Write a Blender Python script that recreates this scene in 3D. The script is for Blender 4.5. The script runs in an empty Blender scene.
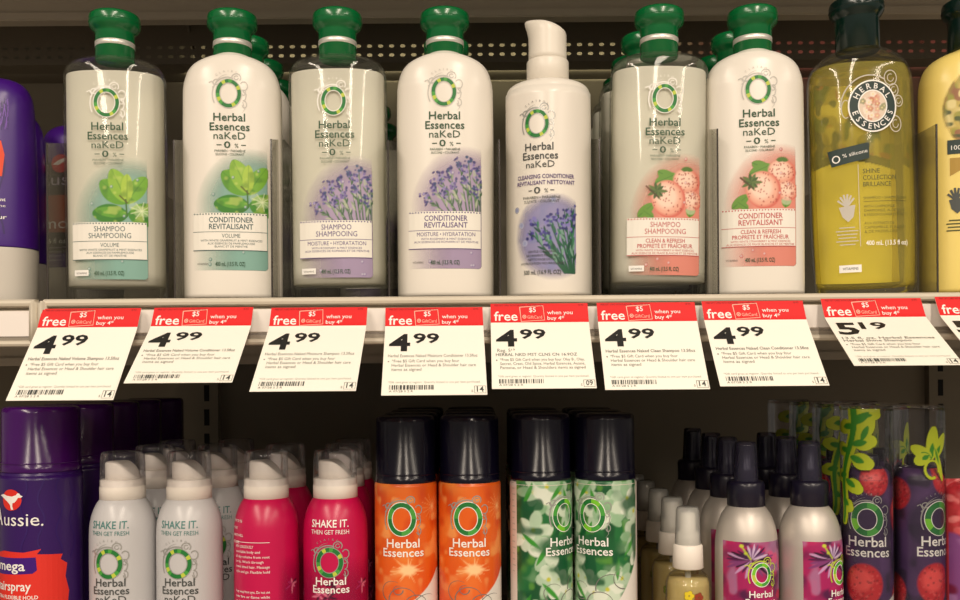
import bpy, bmesh, math, random
import numpy as np
from mathutils import Vector, Matrix

random.seed(7)
rng = np.random.default_rng(11)
C = bpy.context.scene.collection
F = 950.0                      # focal length in pixels of the 960 px wide frame
CZ = 1.45                      # camera height above the floor
HY = 375.0                     # image row of the horizon
ROLL = math.radians(0.44)
D0 = 0.79                      # distance of the front row's axes
S = 1 / 1243.0                 # metres per pixel on the front faces
SB = D0 / F
DECK = 0.0628                  # shelf tops, relative to the camera height
DECKL = -0.275
DECKU = 0.425

def X_at(px, D, py=HY):
    dx, dy = px - 480, HY - py
    return (dx * math.cos(ROLL) + dy * math.sin(ROLL)) * D / F

def Z_at(px, py, D):
    dx, dy = px - 480, HY - py
    return (-dx * math.sin(ROLL) + dy * math.cos(ROLL)) * D / F

# ------------------------------------------------------------------ materials
def lin(c):
    c = c / 255.0
    return c / 12.92 if c <= 0.04045 else ((c + 0.055) / 1.055) ** 2.4

def L3(rgb):
    return tuple(lin(v) for v in rgb)

MATS = {}
def mat(name, rgb=(200, 200, 200), rough=0.5, metal=0.0, spec=0.5, noise=0.0, coat=0.0, nscale=40):
    if name in MATS:
        return MATS[name]
    m = bpy.data.materials.new(name)
    m.use_nodes = True
    nt = m.node_tree
    b = nt.nodes['Principled BSDF']
    col = L3(rgb)
    b.inputs['Base Color'].default_value = (*col, 1)
    b.inputs['Roughness'].default_value = rough
    b.inputs['Metallic'].default_value = metal
    b.inputs['Specular IOR Level'].default_value = spec
    b.inputs['Coat Weight'].default_value = coat
    if noise:
        tc = nt.nodes.new('ShaderNodeTexCoord')
        n = nt.nodes.new('ShaderNodeTexNoise'); n.inputs['Scale'].default_value = nscale
        n.inputs['Detail'].default_value = 5
        r = nt.nodes.new('ShaderNodeMix'); r.data_type = 'RGBA'
        r.inputs['A'].default_value = (*[v * (1 - noise) for v in col], 1)
        r.inputs['B'].default_value = (*[min(1, v * (1 + noise)) for v in col], 1)
        nt.links.new(tc.outputs['Object'], n.inputs['Vector'])
        nt.links.new(n.outputs['Fac'], r.inputs['Factor'])
        nt.links.new(r.outputs['Result'], b.inputs['Base Color'])
    MATS[name] = m
    return m

def clear_mat(name, tint=(240, 240, 235), body=0.0, bodycol=(200, 200, 190), rough=0.06, edge=1.0):
    """Clear plastic: see-through, glossy at grazing angles, optionally a little milky."""
    if name in MATS:
        return MATS[name]
    m = bpy.data.materials.new(name); m.use_nodes = True
    nt = m.node_tree; nt.nodes.clear()
    out = nt.nodes.new('ShaderNodeOutputMaterial')
    tr = nt.nodes.new('ShaderNodeBsdfTransparent'); tr.inputs[0].default_value = (*L3(tint), 1)
    df = nt.nodes.new('ShaderNodeBsdfDiffuse'); df.inputs[0].default_value = (*L3(bodycol), 1)
    mx = nt.nodes.new('ShaderNodeMixShader'); mx.inputs[0].default_value = body
    nt.links.new(tr.outputs[0], mx.inputs[1]); nt.links.new(df.outputs[0], mx.inputs[2])
    gl = nt.nodes.new('ShaderNodeBsdfGlossy'); gl.inputs['Roughness'].default_value = rough
    fr = nt.nodes.new('ShaderNodeFresnel'); fr.inputs[0].default_value = 1.47
    mu = nt.nodes.new('ShaderNodeMath'); mu.operation = 'MULTIPLY'; mu.inputs[1].default_value = edge
    mu.use_clamp = True
    nt.links.new(fr.outputs[0], mu.inputs[0])
    m2 = nt.nodes.new('ShaderNodeMixShader')
    nt.links.new(mu.outputs[0], m2.inputs[0]); nt.links.new(mx.outputs[0], m2.inputs[1]); nt.links.new(gl.outputs[0], m2.inputs[2])
    nt.links.new(m2.outputs[0], out.inputs[0])
    MATS[name] = m
    return m

def paint_mat(name, rough=0.4, spec=0.4):
    """Printed picture: colour and coverage of the ink stored per vertex."""
    if name in MATS:
        return MATS[name]
    m = bpy.data.materials.new(name); m.use_nodes = True
    nt = m.node_tree
    b = nt.nodes['Principled BSDF']
    a = nt.nodes.new('ShaderNodeVertexColor'); a.layer_name = 'ink'
    nt.links.new(a.outputs['Color'], b.inputs['Base Color'])
    nt.links.new(a.outputs['Alpha'], b.inputs['Alpha'])
    b.inputs['Roughness'].default_value = rough
    b.inputs['Specular IOR Level'].default_value = spec
    MATS[name] = m
    return m

INK = paint_mat('printed_ink')
INK_METAL = paint_mat('printed_ink_on_can', 0.3, 0.5)

# ------------------------------------------------------------------ object helpers
def mesh_obj(name, me, mats, parent=None, smooth=True):
    if isinstance(me, bmesh.types.BMesh):
        bm = me; me = bpy.data.meshes.new(name); bm.normal_update(); bm.to_mesh(me); bm.free()
    if smooth:
        me.polygons.foreach_set('use_smooth', [True] * len(me.polygons))
    for m in (mats if isinstance(mats, (list, tuple)) else [mats]):
        me.materials.append(m)
    o = bpy.data.objects.new(name, me); C.objects.link(o)
    if parent: o.parent = parent
    return o

def thing(name, label, cat, group=None):
    o = bpy.data.objects.new(name, None); C.objects.link(o)
    o.empty_display_size = 0.02
    tag(o, label, cat, group)
    return o

def tag(o, label, cat, group=None):
    o['label'] = label; o['category'] = cat
    if group: o['group'] = group
    return o

def structure(o):
    o['kind'] = 'structure'
    return o

KIDS = {}
def copy_tree(o, label, group=None):
    c = o.copy(); C.objects.link(c); c['label'] = label
    if group: c['group'] = group
    for ch in [k for k in bpy.data.objects if k.parent == o]:
        d = ch.copy(); C.objects.link(d); d.parent = c
        for g in [k for k in bpy.data.objects if k.parent == ch]:
            e = g.copy(); C.objects.link(e); e.parent = d
    return c

def place(o, px, D, deck, yaw=0, lean=0, dz=0.0):
    """Stand o on the deck so its axis shows at image column px; yaw turns it, lean tips it sideways (degrees)."""
    o.location = (X_at(px, D), D, CZ + deck + 0.0002 + dz)
    o.rotation_euler = (0, math.radians(lean), math.radians(yaw))
    return o

def box(bm, x0, x1, y0, y1, z0, z1, mi=0, bev=0.0):
    r = bmesh.ops.create_cube(bm, size=1.0)
    vs = r['verts']
    for v in vs:
        v.co = Vector(((x0 + x1) / 2 + v.co.x * (x1 - x0), (y0 + y1) / 2 + v.co.y * (y1 - y0), (z0 + z1) / 2 + v.co.z * (z1 - z0)))
    fs = {f for v in vs for f in v.link_faces}
    for f in fs: f.material_index = mi
    if bev:
        es = list({e for v in vs for e in v.link_edges})
        bmesh.ops.bevel(bm, geom=es, offset=bev, segments=2, affect='EDGES')

def extrude_profile(pts, x0, x1, closed=True):
    """Cross-section (y, z) pulled along x."""
    bm = bmesh.new()
    a = [bm.verts.new((x0, y, z)) for y, z in pts]
    b = [bm.verts.new((x1, y, z)) for y, z in pts]
    n = len(pts)
    for i in range(n if closed else n - 1):
        j = (i + 1) % n
        bm.faces.new((a[i], b[i], b[j], a[j]))
    if closed:
        bm.faces.new(a); bm.faces.new(b[::-1])
    bmesh.ops.recalc_face_normals(bm, faces=bm.faces)
    return bm

class Body:
    """A lofted container: rows (z, half width, half depth, exponent) from bottom to top."""
    def __init__(self, rows):
        self.r = np.array(rows, float)
    def at(self, z):
        r = self.r
        return [float(np.interp(z, r[:, 0], r[:, k])) for k in (1, 2, 3)]
    def front(self, x, z, off=0.0, back=False):
        hw, hd, n = self.at(z)
        t = min(0.9995, abs(x) / hw)
        y = hd * (1 - t ** n) ** (1 / n)
        # offset along the outline's normal
        nx = (t ** (n - 1)) / hw; ny = (max(1e-6, (y / hd)) ** (n - 1)) / hd
        l = math.hypot(nx, ny)
        xx = x + math.copysign(nx / l * off, x)
        yy = y + ny / l * off
        return Vector((xx, yy if back else -yy, z))
    def arc(self, u, z, off=0.0):
        R = self.at(z)[0]
        a = u / R
        return Vector(((R + off) * math.sin(a), -(R + off) * math.cos(a), z))
    def mesh(self, seg=64, inset=0.0, zmin=None, zmax=None, caps=True, wall=0.0):
        rows = self.r.copy()
        if zmin is not None or zmax is not None:
            z0 = rows[0, 0] if zmin is None else zmin
            z1 = rows[-1, 0] if zmax is None else zmax
            zs = [z0] + [z for z in rows[:, 0] if z0 < z < z1] + [z1]
            rows = np.array([[z, *self.at(z)] for z in zs])
        bm = bmesh.new(); rings = []
        for z, hw, hd, n in rows:
            hw = max(1e-4, hw - inset); hd = max(1e-4, hd - inset)
            ring = []
            for k in range(seg):
                t = 2 * math.pi * k / seg
                c, s = math.cos(t), math.sin(t)
                ring.append(bm.verts.new((hw * math.copysign(abs(c) ** (2 / n), c), hd * math.copysign(abs(s) ** (2 / n), s), z)))
            rings.append(ring)
        for a, b in zip(rings, rings[1:]):
            for k in range(seg):
                j = (k + 1) % seg
                bm.faces.new((a[k], a[j], b[j], b[k]))
        if caps:
            bm.faces.new(rings[0][::-1]); bm.faces.new(rings[-1])
        return bm

def lathe(rows, seg=48, cx=0, cy=0, close=True):
    """rows of (radius, z)."""
    bm = bmesh.new(); rings = []
    for r, z in rows:
        if r < 1e-5:
            rings.append([bm.verts.new((cx, cy, z))] * seg)
        else:
            rings.append([bm.verts.new((cx + r * math.cos(2 * math.pi * k / seg), cy + r * math.sin(2 * math.pi * k / seg), z)) for k in range(seg)])
    for a, b in zip(rings, rings[1:]):
        for k in range(seg):
            j = (k + 1) % seg
            vs = []
            for v in (a[k], a[j], b[j], b[k]):
                if v not in vs: vs.append(v)
            if len(vs) > 2: bm.faces.new(vs)
    if close:
        for ring, rev in ((rings[0], True), (rings[-1], False)):
            if ring[0] is not ring[1]:
                bm.faces.new(ring[::-1] if rev else ring)
    return bm

def smooth_rows(rows, k=4):
    """Catmull-Rom between rows so that shoulders are round."""
    r = np.array(rows, float); out = []
    for i in range(len(r) - 1):
        p0 = r[max(0, i - 1)]; p1 = r[i]; p2 = r[i + 1]; p3 = r[min(len(r) - 1, i + 2)]
        for j in range(k):
            t = j / k
            v = 0.5 * ((2 * p1) + (-p0 + p2) * t + (2 * p0 - 5 * p1 + 4 * p2 - p3) * t * t + (-p0 + 3 * p1 - 3 * p2 + p3) * t ** 3)
            v = np.maximum(np.minimum(v, np.maximum(p1, p2)), np.minimum(p1, p2))
            out.append(v)
    out.append(r[-1])
    return [tuple(v) for v in out]

# ------------------------------------------------------------------ lettering
TXT = {}
_cu = bpy.data.curves.new('lettering_source', 'FONT')
_to = bpy.data.objects.new('lettering_source', _cu); C.objects.link(_to)
def glyphs(s, bold=0.0, spacing=1.0):
    bold = min(bold, .012) if bold < .032 else bold * .62
    if 'M' in s: bold = 0.0      # the M's strokes run together when emboldened
    key = (s, bold, spacing)
    if key not in TXT:
        _cu.body = s; _cu.size = 1.0; _cu.offset = bold; _cu.resolution_u = 2; _cu.space_character = spacing
        dg = bpy.context.evaluated_depsgraph_get(); dg.update()
        me = bpy.data.meshes.new_from_object(_to.evaluated_get(dg))
        vs = [(v.co.x, v.co.y) for v in me.vertices]; fs = [tuple(p.vertices) for p in me.polygons]
        bpy.data.meshes.remove(me)
        TXT[key] = (vs, fs)
    return TXT[key]
_v, _ = glyphs('H')
CAPH = max(y for x, y in _v)

class Deco:
    """Flat print (lettering, rules, rings) cut finely and laid on a surface. Units: label pixels, y down."""
    def __init__(self, mapf, step=0.004, lay=0.00012, y0=0.0):
        self.bm = bmesh.new(); self.mapf = mapf; self.step = step; self.lay = lay; self.mats = []
        self.y0 = y0
    def mi(self, m):
        if m not in self.mats: self.mats.append(m)
        return self.mats.index(m)
    def faces(self, vs, fs, m, lay):
        k = self.mi(m)
        bv = [self.bm.verts.new((x, lay, y)) for x, y in vs]
        for f in fs:
            if len(set(f)) < 3: continue
            try:
                nf = self.bm.faces.new([bv[i] for i in f]); nf.material_index = k
            except ValueError: pass
    def poly(self, pts, m, lay=1):
        self.faces(pts, [tuple(range(len(pts)))], m, lay)
    def rect(self, x0, x1, y0, y1, m, lay=1):
        self.poly([(x0, y0), (x1, y0), (x1, y1), (x0, y1)], m, lay)
    def rrect(self, x0, x1, y0, y1, r, m, lay=1):
        pts = []
        for cx, cy, a0 in ((x1 - r, y0 + r, -90), (x1 - r, y1 - r, 0), (x0 + r, y1 - r, 90), (x0 + r, y0 + r, 180)):
            for k in range(5):
                a = math.radians(a0 + 22.5 * k); pts.append((cx + r * math.cos(a), cy + r * math.sin(a)))
        self.poly(pts, m, lay)
    def outline(self, x0, x1, y0, y1, w, m, lay=1, rot=0):
        P = [(x0, y0), (x1, y0), (x1, y1), (x0, y1), (x0, y0)]
        if rot:
            cx, cy = (x0 + x1) / 2, (y0 + y1) / 2; c, s = math.cos(math.radians(rot)), math.sin(math.radians(rot))
            P = [(cx + (x - cx) * c - (y - cy) * s, cy + (x - cx) * s + (y - cy) * c) for x, y in P]
        self.stroke(P, w, m, lay)
    def ell(self, cx, cy, rx, ry, m, lay=1, n=28, rot=0):
        c, s = math.cos(math.radians(rot)), math.sin(math.radians(rot))
        self.poly([(cx + rx * math.cos(t) * c - ry * math.sin(t) * s, cy + rx * math.cos(t) * s + ry * math.sin(t) * c)
                   for t in [2 * math.pi * k / n for k in range(n)]], m, lay)
    def ring(self, cx, cy, rx, ry, w, ms, lay=1, n=40):
        """ms: one material or a list of materials that alternate round the ring."""
        for k in range(n):
            a, b = 2 * math.pi * k / n, 2 * math.pi * (k + 1) / n
            m = ms[k * len(ms) // n] if isinstance(ms, list) else ms
            q = [(cx + (rx - d) * math.cos(t), cy + (ry - d) * math.sin(t)) for t, d in ((a, 0), (b, 0), (b, w), (a, w))]
            self.poly(q, m, lay)
    def stroke(self, pts, w, m, lay=1, taper=False):
        n = len(pts)
        L, R = [], []
        for i, (x, y) in enumerate(pts):
            x0, y0 = pts[max(0, i - 1)]; x1, y1 = pts[min(n - 1, i + 1)]
            dx, dy = x1 - x0, y1 - y0; l = math.hypot(dx, dy) or 1
            h = w / 2 * (1 - 0.85 * i / (n - 1) if taper else 1)
            L.append((x - dy / l * h, y + dx / l * h)); R.append((x + dy / l * h, y - dx / l * h))
        for i in range(n - 1):
            self.poly([L[i], L[i + 1], R[i + 1], R[i]], m, lay)
    def arc(self, cx, cy, rx, ry, a0, a1, w, m, lay=1, n=14, taper=False):
        self.stroke([(cx + rx * math.cos(math.radians(a0 + (a1 - a0) * k / n)), cy + ry * math.sin(math.radians(a0 + (a1 - a0) * k / n)))
                     for k in range(n + 1)], w, m, lay, taper)
    def text(self, s, cx, base, cap, m, lay=2, width=None, bold=0.0, align='C', rot=0, slant=0, spacing=1.0, fit=False):
        vs, fs = glyphs(s, bold, spacing)
        if fit:
            yb = min(v[1] for v in vs); hh = max(v[1] for v in vs) - yb
            vs = [(x, (y - yb) * CAPH / hh) for x, y in vs]
        if not vs: return
        xs = [v[0] for v in vs]; x0, x1 = min(xs), max(xs)
        ky = cap / CAPH
        kx = width / (x1 - x0) if width else ky
        sh = {'C': (x0 + x1) / 2, 'L': x0, 'R': x1}[align]
        c, sn = math.cos(math.radians(rot)), math.sin(math.radians(rot))
        out = []
        for x, y in vs:
            u, v = (x - sh) * kx + y * ky * slant, y * ky
            out.append((cx + u * c - (-v) * sn, base + u * sn + (-v) * c))
        self.faces(out, fs, m, lay)
    def text_arc(self, s, cx, cy, rx, ry, a_mid, span, cap, m, lay=3, inside=False, bold=0.0):
        n = len(s)
        for i, ch in enumerate(s):
            if ch == ' ': continue
            a = a_mid + (i - (n - 1) / 2) / max(1, n - 1) * span * (-1 if inside else 1)
            t = math.radians(a)
            x, y = cx + rx * math.cos(t), cy + ry * math.sin(t)
            rot = a + 90 if not inside else a - 90
            vs, fs = glyphs(ch, bold, 1.0)
            xs = [v[0] for v in vs]; xm = (min(xs) + max(xs)) / 2; k = cap / CAPH
            c, sn = math.cos(math.radians(rot)), math.sin(math.radians(rot))
            out = []
            for gx, gy in vs:
                u, v = (gx - xm) * k, -(gy * k - cap / 2)
                out.append((x + u * c - v * sn, y + u * sn + v * c))
            self.faces(out, fs, m, lay)
    def build(self, name, parent, scale=S, cutv=False):
        bm = self.bm
        for v in bm.verts:
            v.co.x *= scale; v.co.z = (self.y0 - v.co.z) * scale
        if self.step:
            xs = [v.co.x for v in bm.verts]; k0, k1 = math.floor(min(xs) / self.step), math.ceil(max(xs) / self.step)
            for k in range(k0, k1 + 1):
                bmesh.ops.bisect_plane(bm, geom=bm.verts[:] + bm.edges[:] + bm.faces[:], plane_co=(k * self.step, 0, 0), plane_no=(1, 0, 0), dist=1e-6)
        for v in bm.verts:
            v.co = self.mapf(v.co.x, v.co.z, v.co.y * self.lay)
        bm.normal_update()
        cen = Vector((0, 0.0, 0))
        for f in bm.faces:
            if f.normal.y > 0: f.normal_flip()
        return mesh_obj(name, bm, self.mats, parent, smooth=False)

# ------------------------------------------------------------------ printed pictures
class Canvas:
    """Ink picture on a fine grid; same units as Deco (label pixels, y down)."""
    def __init__(self, x0, x1, y0, y1, cell=0.7, base=None):
        self.x0, self.x1, self.y0, self.y1 = x0, x1, y0, y1
        self.nx = int((x1 - x0) / cell) + 1; self.ny = int((y1 - y0) / cell) + 1
        self.X, self.Y = np.meshgrid(np.linspace(x0, x1, self.nx), np.linspace(y0, y1, self.ny))
        self.c = np.zeros((self.ny, self.nx, 3)); self.a = np.zeros((self.ny, self.nx))
        if base: self.c[:] = L3(base); self.a[:] = 1
    def over(self, m, rgb):
        m = np.clip(m, 0, 1); col = np.array(L3(rgb))
        na = m + self.a * (1 - m)
        w = np.where(na > 1e-6, m / np.maximum(na, 1e-6), 0)[..., None]
        self.c = self.c * (1 - w) + col * w; self.a = na
    def ell(self, cx, cy, rx, ry, rgb, rot=0, a=1.0, soft=0.7):
        c, s = math.cos(math.radians(rot)), math.sin(math.radians(rot))
        u = (self.X - cx) * c + (self.Y - cy) * s; v = -(self.X - cx) * s + (self.Y - cy) * c
        d = (1 - np.sqrt((u / rx) ** 2 + (v / ry) ** 2)) * min(rx, ry)
        self.over(np.clip(d / soft + 0.5, 0, 1) * a, rgb)
    def line(self, x0, y0, x1, y1, w, rgb, w1=None, a=1.0, soft=0.7):
        dx, dy = x1 - x0, y1 - y0; l2 = dx * dx + dy * dy + 1e-9
        t = np.clip(((self.X - x0) * dx + (self.Y - y0) * dy) / l2, 0, 1)
        d = np.hypot(self.X - x0 - t * dx, self.Y - y0 - t * dy)
        ww = w + ((w1 if w1 is not None else w) - w) * t
        self.over(np.clip((ww / 2 - d) / soft + 0.5, 0, 1) * a, rgb)
    def curve(self, pts, w, rgb, w1=None, a=1.0):
        n = len(pts) - 1; w1 = w if w1 is None else w1
        for i in range(n):
            self.line(*pts[i], *pts[i + 1], w + (w1 - w) * i / n, rgb, w + (w1 - w) * (i + 1) / n, a)
    def leaf(self, x0, y0, x1, y1, w, rgb, vein=None, a=1.0, soft=0.8, p=0.8):
        dx, dy = x1 - x0, y1 - y0; l = math.hypot(dx, dy)
        t = ((self.X - x0) * dx + (self.Y - y0) * dy) / l / l
        d = np.abs((self.X - x0) * dy - (self.Y - y0) * dx) / l
        hw = w / 2 * np.sin(np.pi * np.clip(t, 0, 1)) ** p
        self.over(np.clip((hw - d) / soft + 0.5, 0, 1) * ((t > 0) & (t < 1)) * a, rgb)
        if vein: self.line(x0, y0, x1, y1, 0.8, vein, 0.3, 0.8)
    def noise(self, sc, seed=0):
        r = np.random.default_rng(seed)
        gx, gy = int((self.x1 - self.x0) / sc) + 3, int((self.y1 - self.y0) / sc) + 3
        g = r.random((gy, gx))
        u = (self.X - self.x0) / sc; v = (self.Y - self.y0) / sc
        i, j = u.astype(int), v.astype(int); fu, fv = u - i, v - j
        fu = fu * fu * (3 - 2 * fu); fv = fv * fv * (3 - 2 * fv)
        return (g[j, i] * (1 - fu) + g[j, i + 1] * fu) * (1 - fv) + (g[j + 1, i] * (1 - fu) + g[j + 1, i + 1] * fu) * fv
    def blot(self, sc, thr, rgb, seed=0, a=1.0, soft=0.1, mask=1.0):
        self.over(np.clip((self.noise(sc, seed) - thr) / soft, 0, 1) * a * mask, rgb)
    def build(self, name, parent, mapf, y0, lay=0.0001, m=None, scale=S):
        keep = self.a > 0.004
        n = self.nx * self.ny
        co = np.zeros((n, 3), np.float64)
        Xf, Yf = self.X.ravel(), self.Y.ravel()
        for i in range(n):
            co[i] = mapf(Xf[i] * scale, (y0 - Yf[i]) * scale, lay)
        idx = np.arange(n).reshape(self.ny, self.nx)
        q = np.stack([idx[1:, :-1], idx[1:, 1:], idx[:-1, 1:], idx[:-1, :-1]], -1).reshape(-1, 4)
        k = keep; qk = (k[1:, :-1] | k[1:, 1:] | k[:-1, 1:] | k[:-1, :-1]).ravel()
        q = q[qk]
        me = bpy.data.meshes.new(name)
        me.from_pydata(co.tolist(), [], q.tolist())
        at = me.color_attributes.new('ink', 'FLOAT_COLOR', 'POINT')
        data = np.concatenate([self.c.reshape(-1, 3), self.a.reshape(-1, 1)], 1).astype(np.float32).ravel()
        at.data.foreach_set('color', data)
        return mesh_obj(name, me, m or INK, parent)

# ------------------------------------------------------------------ palette
WHITE_PL = mat('white_bottle_plastic', (236, 230, 220), 0.28, spec=0.5)
CAP_G = mat('green_cap_plastic', (2, 104, 52), 0.22, spec=0.6)
CAP_DG = mat('dark_green_cap_plastic', (8, 34, 30), 0.2, spec=0.6)
SILVER = mat('silver_band_metal', (240, 236, 228), 0.38, metal=0.55)
NAVY = mat('navy_cap_plastic', (24, 20, 40), 0.3, spec=0.5)
WPUMP = mat('white_pump_plastic', (235, 228, 216), 0.35)
WCAP = mat('white_nozzle_plastic', (240, 232, 222), 0.4)
CLEAR = clear_mat('clear_bottle_plastic', (255, 255, 253), 0.01, (230, 230, 222), 0.05, .6)
OVERCAP = clear_mat('clear_overcap_plastic', (253, 253, 255), 0.03, (200, 200, 210), 0.08, .6)
OVERCAPN = clear_mat('smoky_overcap_plastic', (225, 225, 238), 0.22, (92, 88, 116), 0.08, 1.0)
FROST = clear_mat('frosted_overcap_plastic', (244, 246, 246), 0.34, (235, 235, 230), 0.15, .8)
LIQ = clear_mat('clear_shampoo_liquid', (250, 250, 240), 0.70, (252, 250, 238), 0.12, 0.3)
LIQY = clear_mat('olive_shampoo_liquid', (245, 240, 190), 0.22, (240, 226, 112), 0.12, 0.3)
LIQO = clear_mat('pale_oil_liquid', (250, 240, 200), 0.55, (236, 216, 150), 0.12, 0.5)
BACKLAB = mat('cream_back_label', (248, 245, 232), 0.6)
LAB_W = mat('label_white', (240, 236, 226), 0.4)
I_DKG = mat('ink_dark_green', (38, 78, 48), 0.5)
I_GREEN = mat('ink_green', (22, 118, 48), 0.5)
I_MID = mat('ink_mid_green', (70, 160, 60), 0.5)
I_YEL = mat('ink_yellow_green', (190, 205, 70), 0.5)
I_LIME = mat('ink_lime', (120, 200, 40), 0.5)
I_WHITE = mat('ink_white', (245, 243, 238), 0.45)
I_SWIRL = mat('ink_swirl_grey', (196, 192, 184), 0.35, spec=0.6)
I_SILV = mat('ink_silver', (176, 176, 172), 0.3, metal=0.4)
I_GREY = mat('ink_grey', (120, 116, 112), 0.5)
I_DGREY = mat('ink_dark_grey', (70, 74, 72), 0.5)
I_BLACK = mat('ink_black', (22, 22, 22), 0.5)
I_TEAL = mat('ink_teal', (74, 128, 124), 0.5)
I_SLATE = mat('ink_slate', (62, 92, 92), 0.5)
I_PURP = mat('ink_purple', (92, 70, 128), 0.5)
I_CORAL = mat('ink_coral', (196, 84, 84), 0.5)
I_BROWN = mat('ink_brown', (80, 66, 58), 0.5)
I_OLIVE = mat('ink_olive', (74, 78, 30), 0.5)
I_NIGHT = mat('ink_night_green', (22, 48, 44), 0.5)
I_FAINT = mat('ink_faint', (196, 190, 180), 0.5)
T_RED = mat('price_tag_red', (226, 22, 26), 0.5)
T_DRED = mat('price_tag_dark_red', (130, 18, 20), 0.5)
T_PAPER = mat('price_tag_paper', (250, 247, 236), 0.55)
T_PINK = mat('price_tag_pale_red', (250, 190, 170), 0.5)
T_GREY = mat('price_tag_grey_ink', (128, 126, 120), 0.6)
T_LGREY = mat('price_tag_light_grey_ink', (182, 178, 170), 0.6)

# ------------------------------------------------------------------ shared logo
def logo(d, cx, cy, rx, ry, w=3.4, swirl=None, greens=None, rim=None, clairol=None, lay=2):
    g = greens or [I_GREEN, I_GREEN, I_MID, I_YEL, I_GREEN, I_GREEN, I_GREEN, I_MID, I_YEL, I_MID, I_GREEN, I_GREEN, I_GREEN, I_YEL, I_GREEN, I_MID, I_GREEN, I_GREEN, I_YEL, I_GREEN]
    if rim: d.ring(cx, cy, rx + .8, ry + .8, w + 1.6, rim, lay)
    d.ring(cx, cy, rx, ry, w, g, lay + 1)
    s = swirl or I_SWIRL
    # line drawing of blossoms and tendrils round the ring
    d.arc(cx - 1, cy + 1, rx + 2.6, ry + 3.2, 150, 292, 1.2, s, lay)
    d.arc(cx + 1, cy - 1, rx + 3.6, ry + 4.2, 200, 262, 0.9, s, lay, taper=True)
    d.arc(cx + rx * .62, cy - ry * 1.12, 4.4, 4.2, 100, 400, 1.0, s, lay)
    d.arc(cx + rx * .62, cy - ry * 1.12, 2.0, 2.0, 0, 320, 0.8, s, lay)
    d.arc(cx + rx + 2.6, cy - ry * .55, 3.6, 4.4, -150, 120, 1.0, s, lay)
    d.arc(cx + rx + 2.2, cy - ry * .1, 2.2, 2.8, -90, 200, 0.8, s, lay)
    d.stroke([(cx + rx + 1.5, cy - ry * .2), (cx + rx + 5, cy + ry * .05), (cx + rx + 4, cy + ry * .4), (cx + rx + 1.6, cy + ry * .5)], 1.0, s, lay)
    d.arc(cx + rx + 3.0, cy + ry * .75, 2.2, 3.4, -100, 170, 0.9, s, lay)
    d.stroke([(cx + rx + 1.5, cy + ry * .6), (cx + rx + 3.4, cy + ry * 1.1), (cx + rx + .6, cy + ry * 1.35)], .9, s, lay, True)
    d.arc(cx - rx * .95, cy - ry * .8, 3.2, 2.6, 30, 300, 1.0, s, lay)
    d.stroke([(cx - rx - 7, cy - ry * .75), (cx - rx - 4, cy - ry * .85), (cx - rx - 1.5, cy - ry * .55), (cx - rx - 3.5, cy - ry * .4)], 1.1, s, lay)
    if clairol:
        d.text_arc('CLAIROL', cx, cy, rx + 8, ry + 8.5, -91, 68, 2.1, clairol, lay)

# ------------------------------------------------------------------ pictures for the labels
def wash(cv, rgb, strip=None, left=-36, a=0.92):
    """Coloured printed field that fades out to the left and the top, solid strip under the white band."""
    X, Y = cv.X, cv.Y
    m = np.clip((X + 34) / 30, 0, 1) * np.clip((Y - 52) / 34 + (X - 10) / 60, 0, 1)
    rad = np.hypot((X - 22) / 56, (Y - 118) / 64)
    m = np.minimum(m, np.clip((1.0 - rad) / 0.35, 0, 1))
    m = m * (X < 37) * (Y < 120)
    cv.over(m * a, rgb)
    low = (Y >= 120) & (Y < 177) & (X < 37) & (X > -36)
    corner = np.hypot(np.maximum(X - 33, 0), np.maximum(Y - 173, 0)) < 4
    cv.over(low * corner * np.clip((X + 30) / 45 + 0.15, 0.0, 1) * a, strip or rgb)

def droplets(cv, rgb, seed, n=7):
    r = np.random.default_rng(seed)
    for k in range(n):
        x, y = r.uniform(-24, 30), r.choice([r.uniform(60, 116), r.uniform(159, 174)])
        cv.ell(x, y, 1.6, 1.8, rgb, a=0.6); cv.ell(x - .3, y - .3, .9, 1.0, (235, 235, 235), a=0.5)

def art_mint():
    cv = Canvas(-38, 40, 50, 180)
    wash(cv, (136, 178, 166), (134, 178, 166))
    def A(x, y): return (x / 3.87 - 56, y / 3.87 + 50.4)
    def lf(p, q, w, col, vein=(60, 120, 40), p_=0.55): cv.leaf(*A(*p), *A(*q), w / 3.87, col, vein, p=p_)
    lf((292, 240), (158, 232), 78, (58, 128, 40)); lf((288, 236), (170, 222), 40, (96, 160, 50), None)
    lf((292, 232), (392, 262), 70, (66, 138, 42)); lf((300, 225), (385, 205), 46, (110, 170, 60))
    lf((292, 192), (190, 108), 84, (100, 160, 46)); lf((290, 190), (232, 62), 74, (142, 186, 62))
    lf((284, 196), (356, 88), 64, (120, 176, 56)); lf((288, 190), (290, 80), 44, (168, 200, 72), (110, 150, 50))
    g = (cv.c[..., 1] > cv.c[..., 0] * 1.25) & (cv.c[..., 1] > cv.c[..., 2] * 2.0) & (cv.Y < 119); cv.blot(6, .5, (48, 104, 34), 8, .45, .3, g); cv.blot(5, .66, (196, 214, 110), 12, .5, .2, g)
    cv.line(*A(288, 245), *A(284, 180), 1.6, (60, 110, 40)); cv.line(*A(262, 165), *A(290, 192), 1.4, (90, 90, 30))
    for x, y in ((310, 205), (335, 215), (352, 232), (330, 232)): cv.ell(*A(x, y), 4.0, 3.4, (226, 240, 200), a=0.25)
    for k in range(9):
        t = k * 0.7; cv.line(*A(340, 222), *A(340 + 40 * math.cos(t), 222 + 34 * math.sin(t)), 0.7, (226, 238, 196), a=0.8)
    cv.a *= ~((cv.Y > 118.5) & (cv.Y < 121)) | True
    droplets(cv, (80, 130, 120), 3)
    clip_art(cv)
    return cv

def clip_art(cv):
    cv.a *= (cv.X < 37.2)

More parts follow.
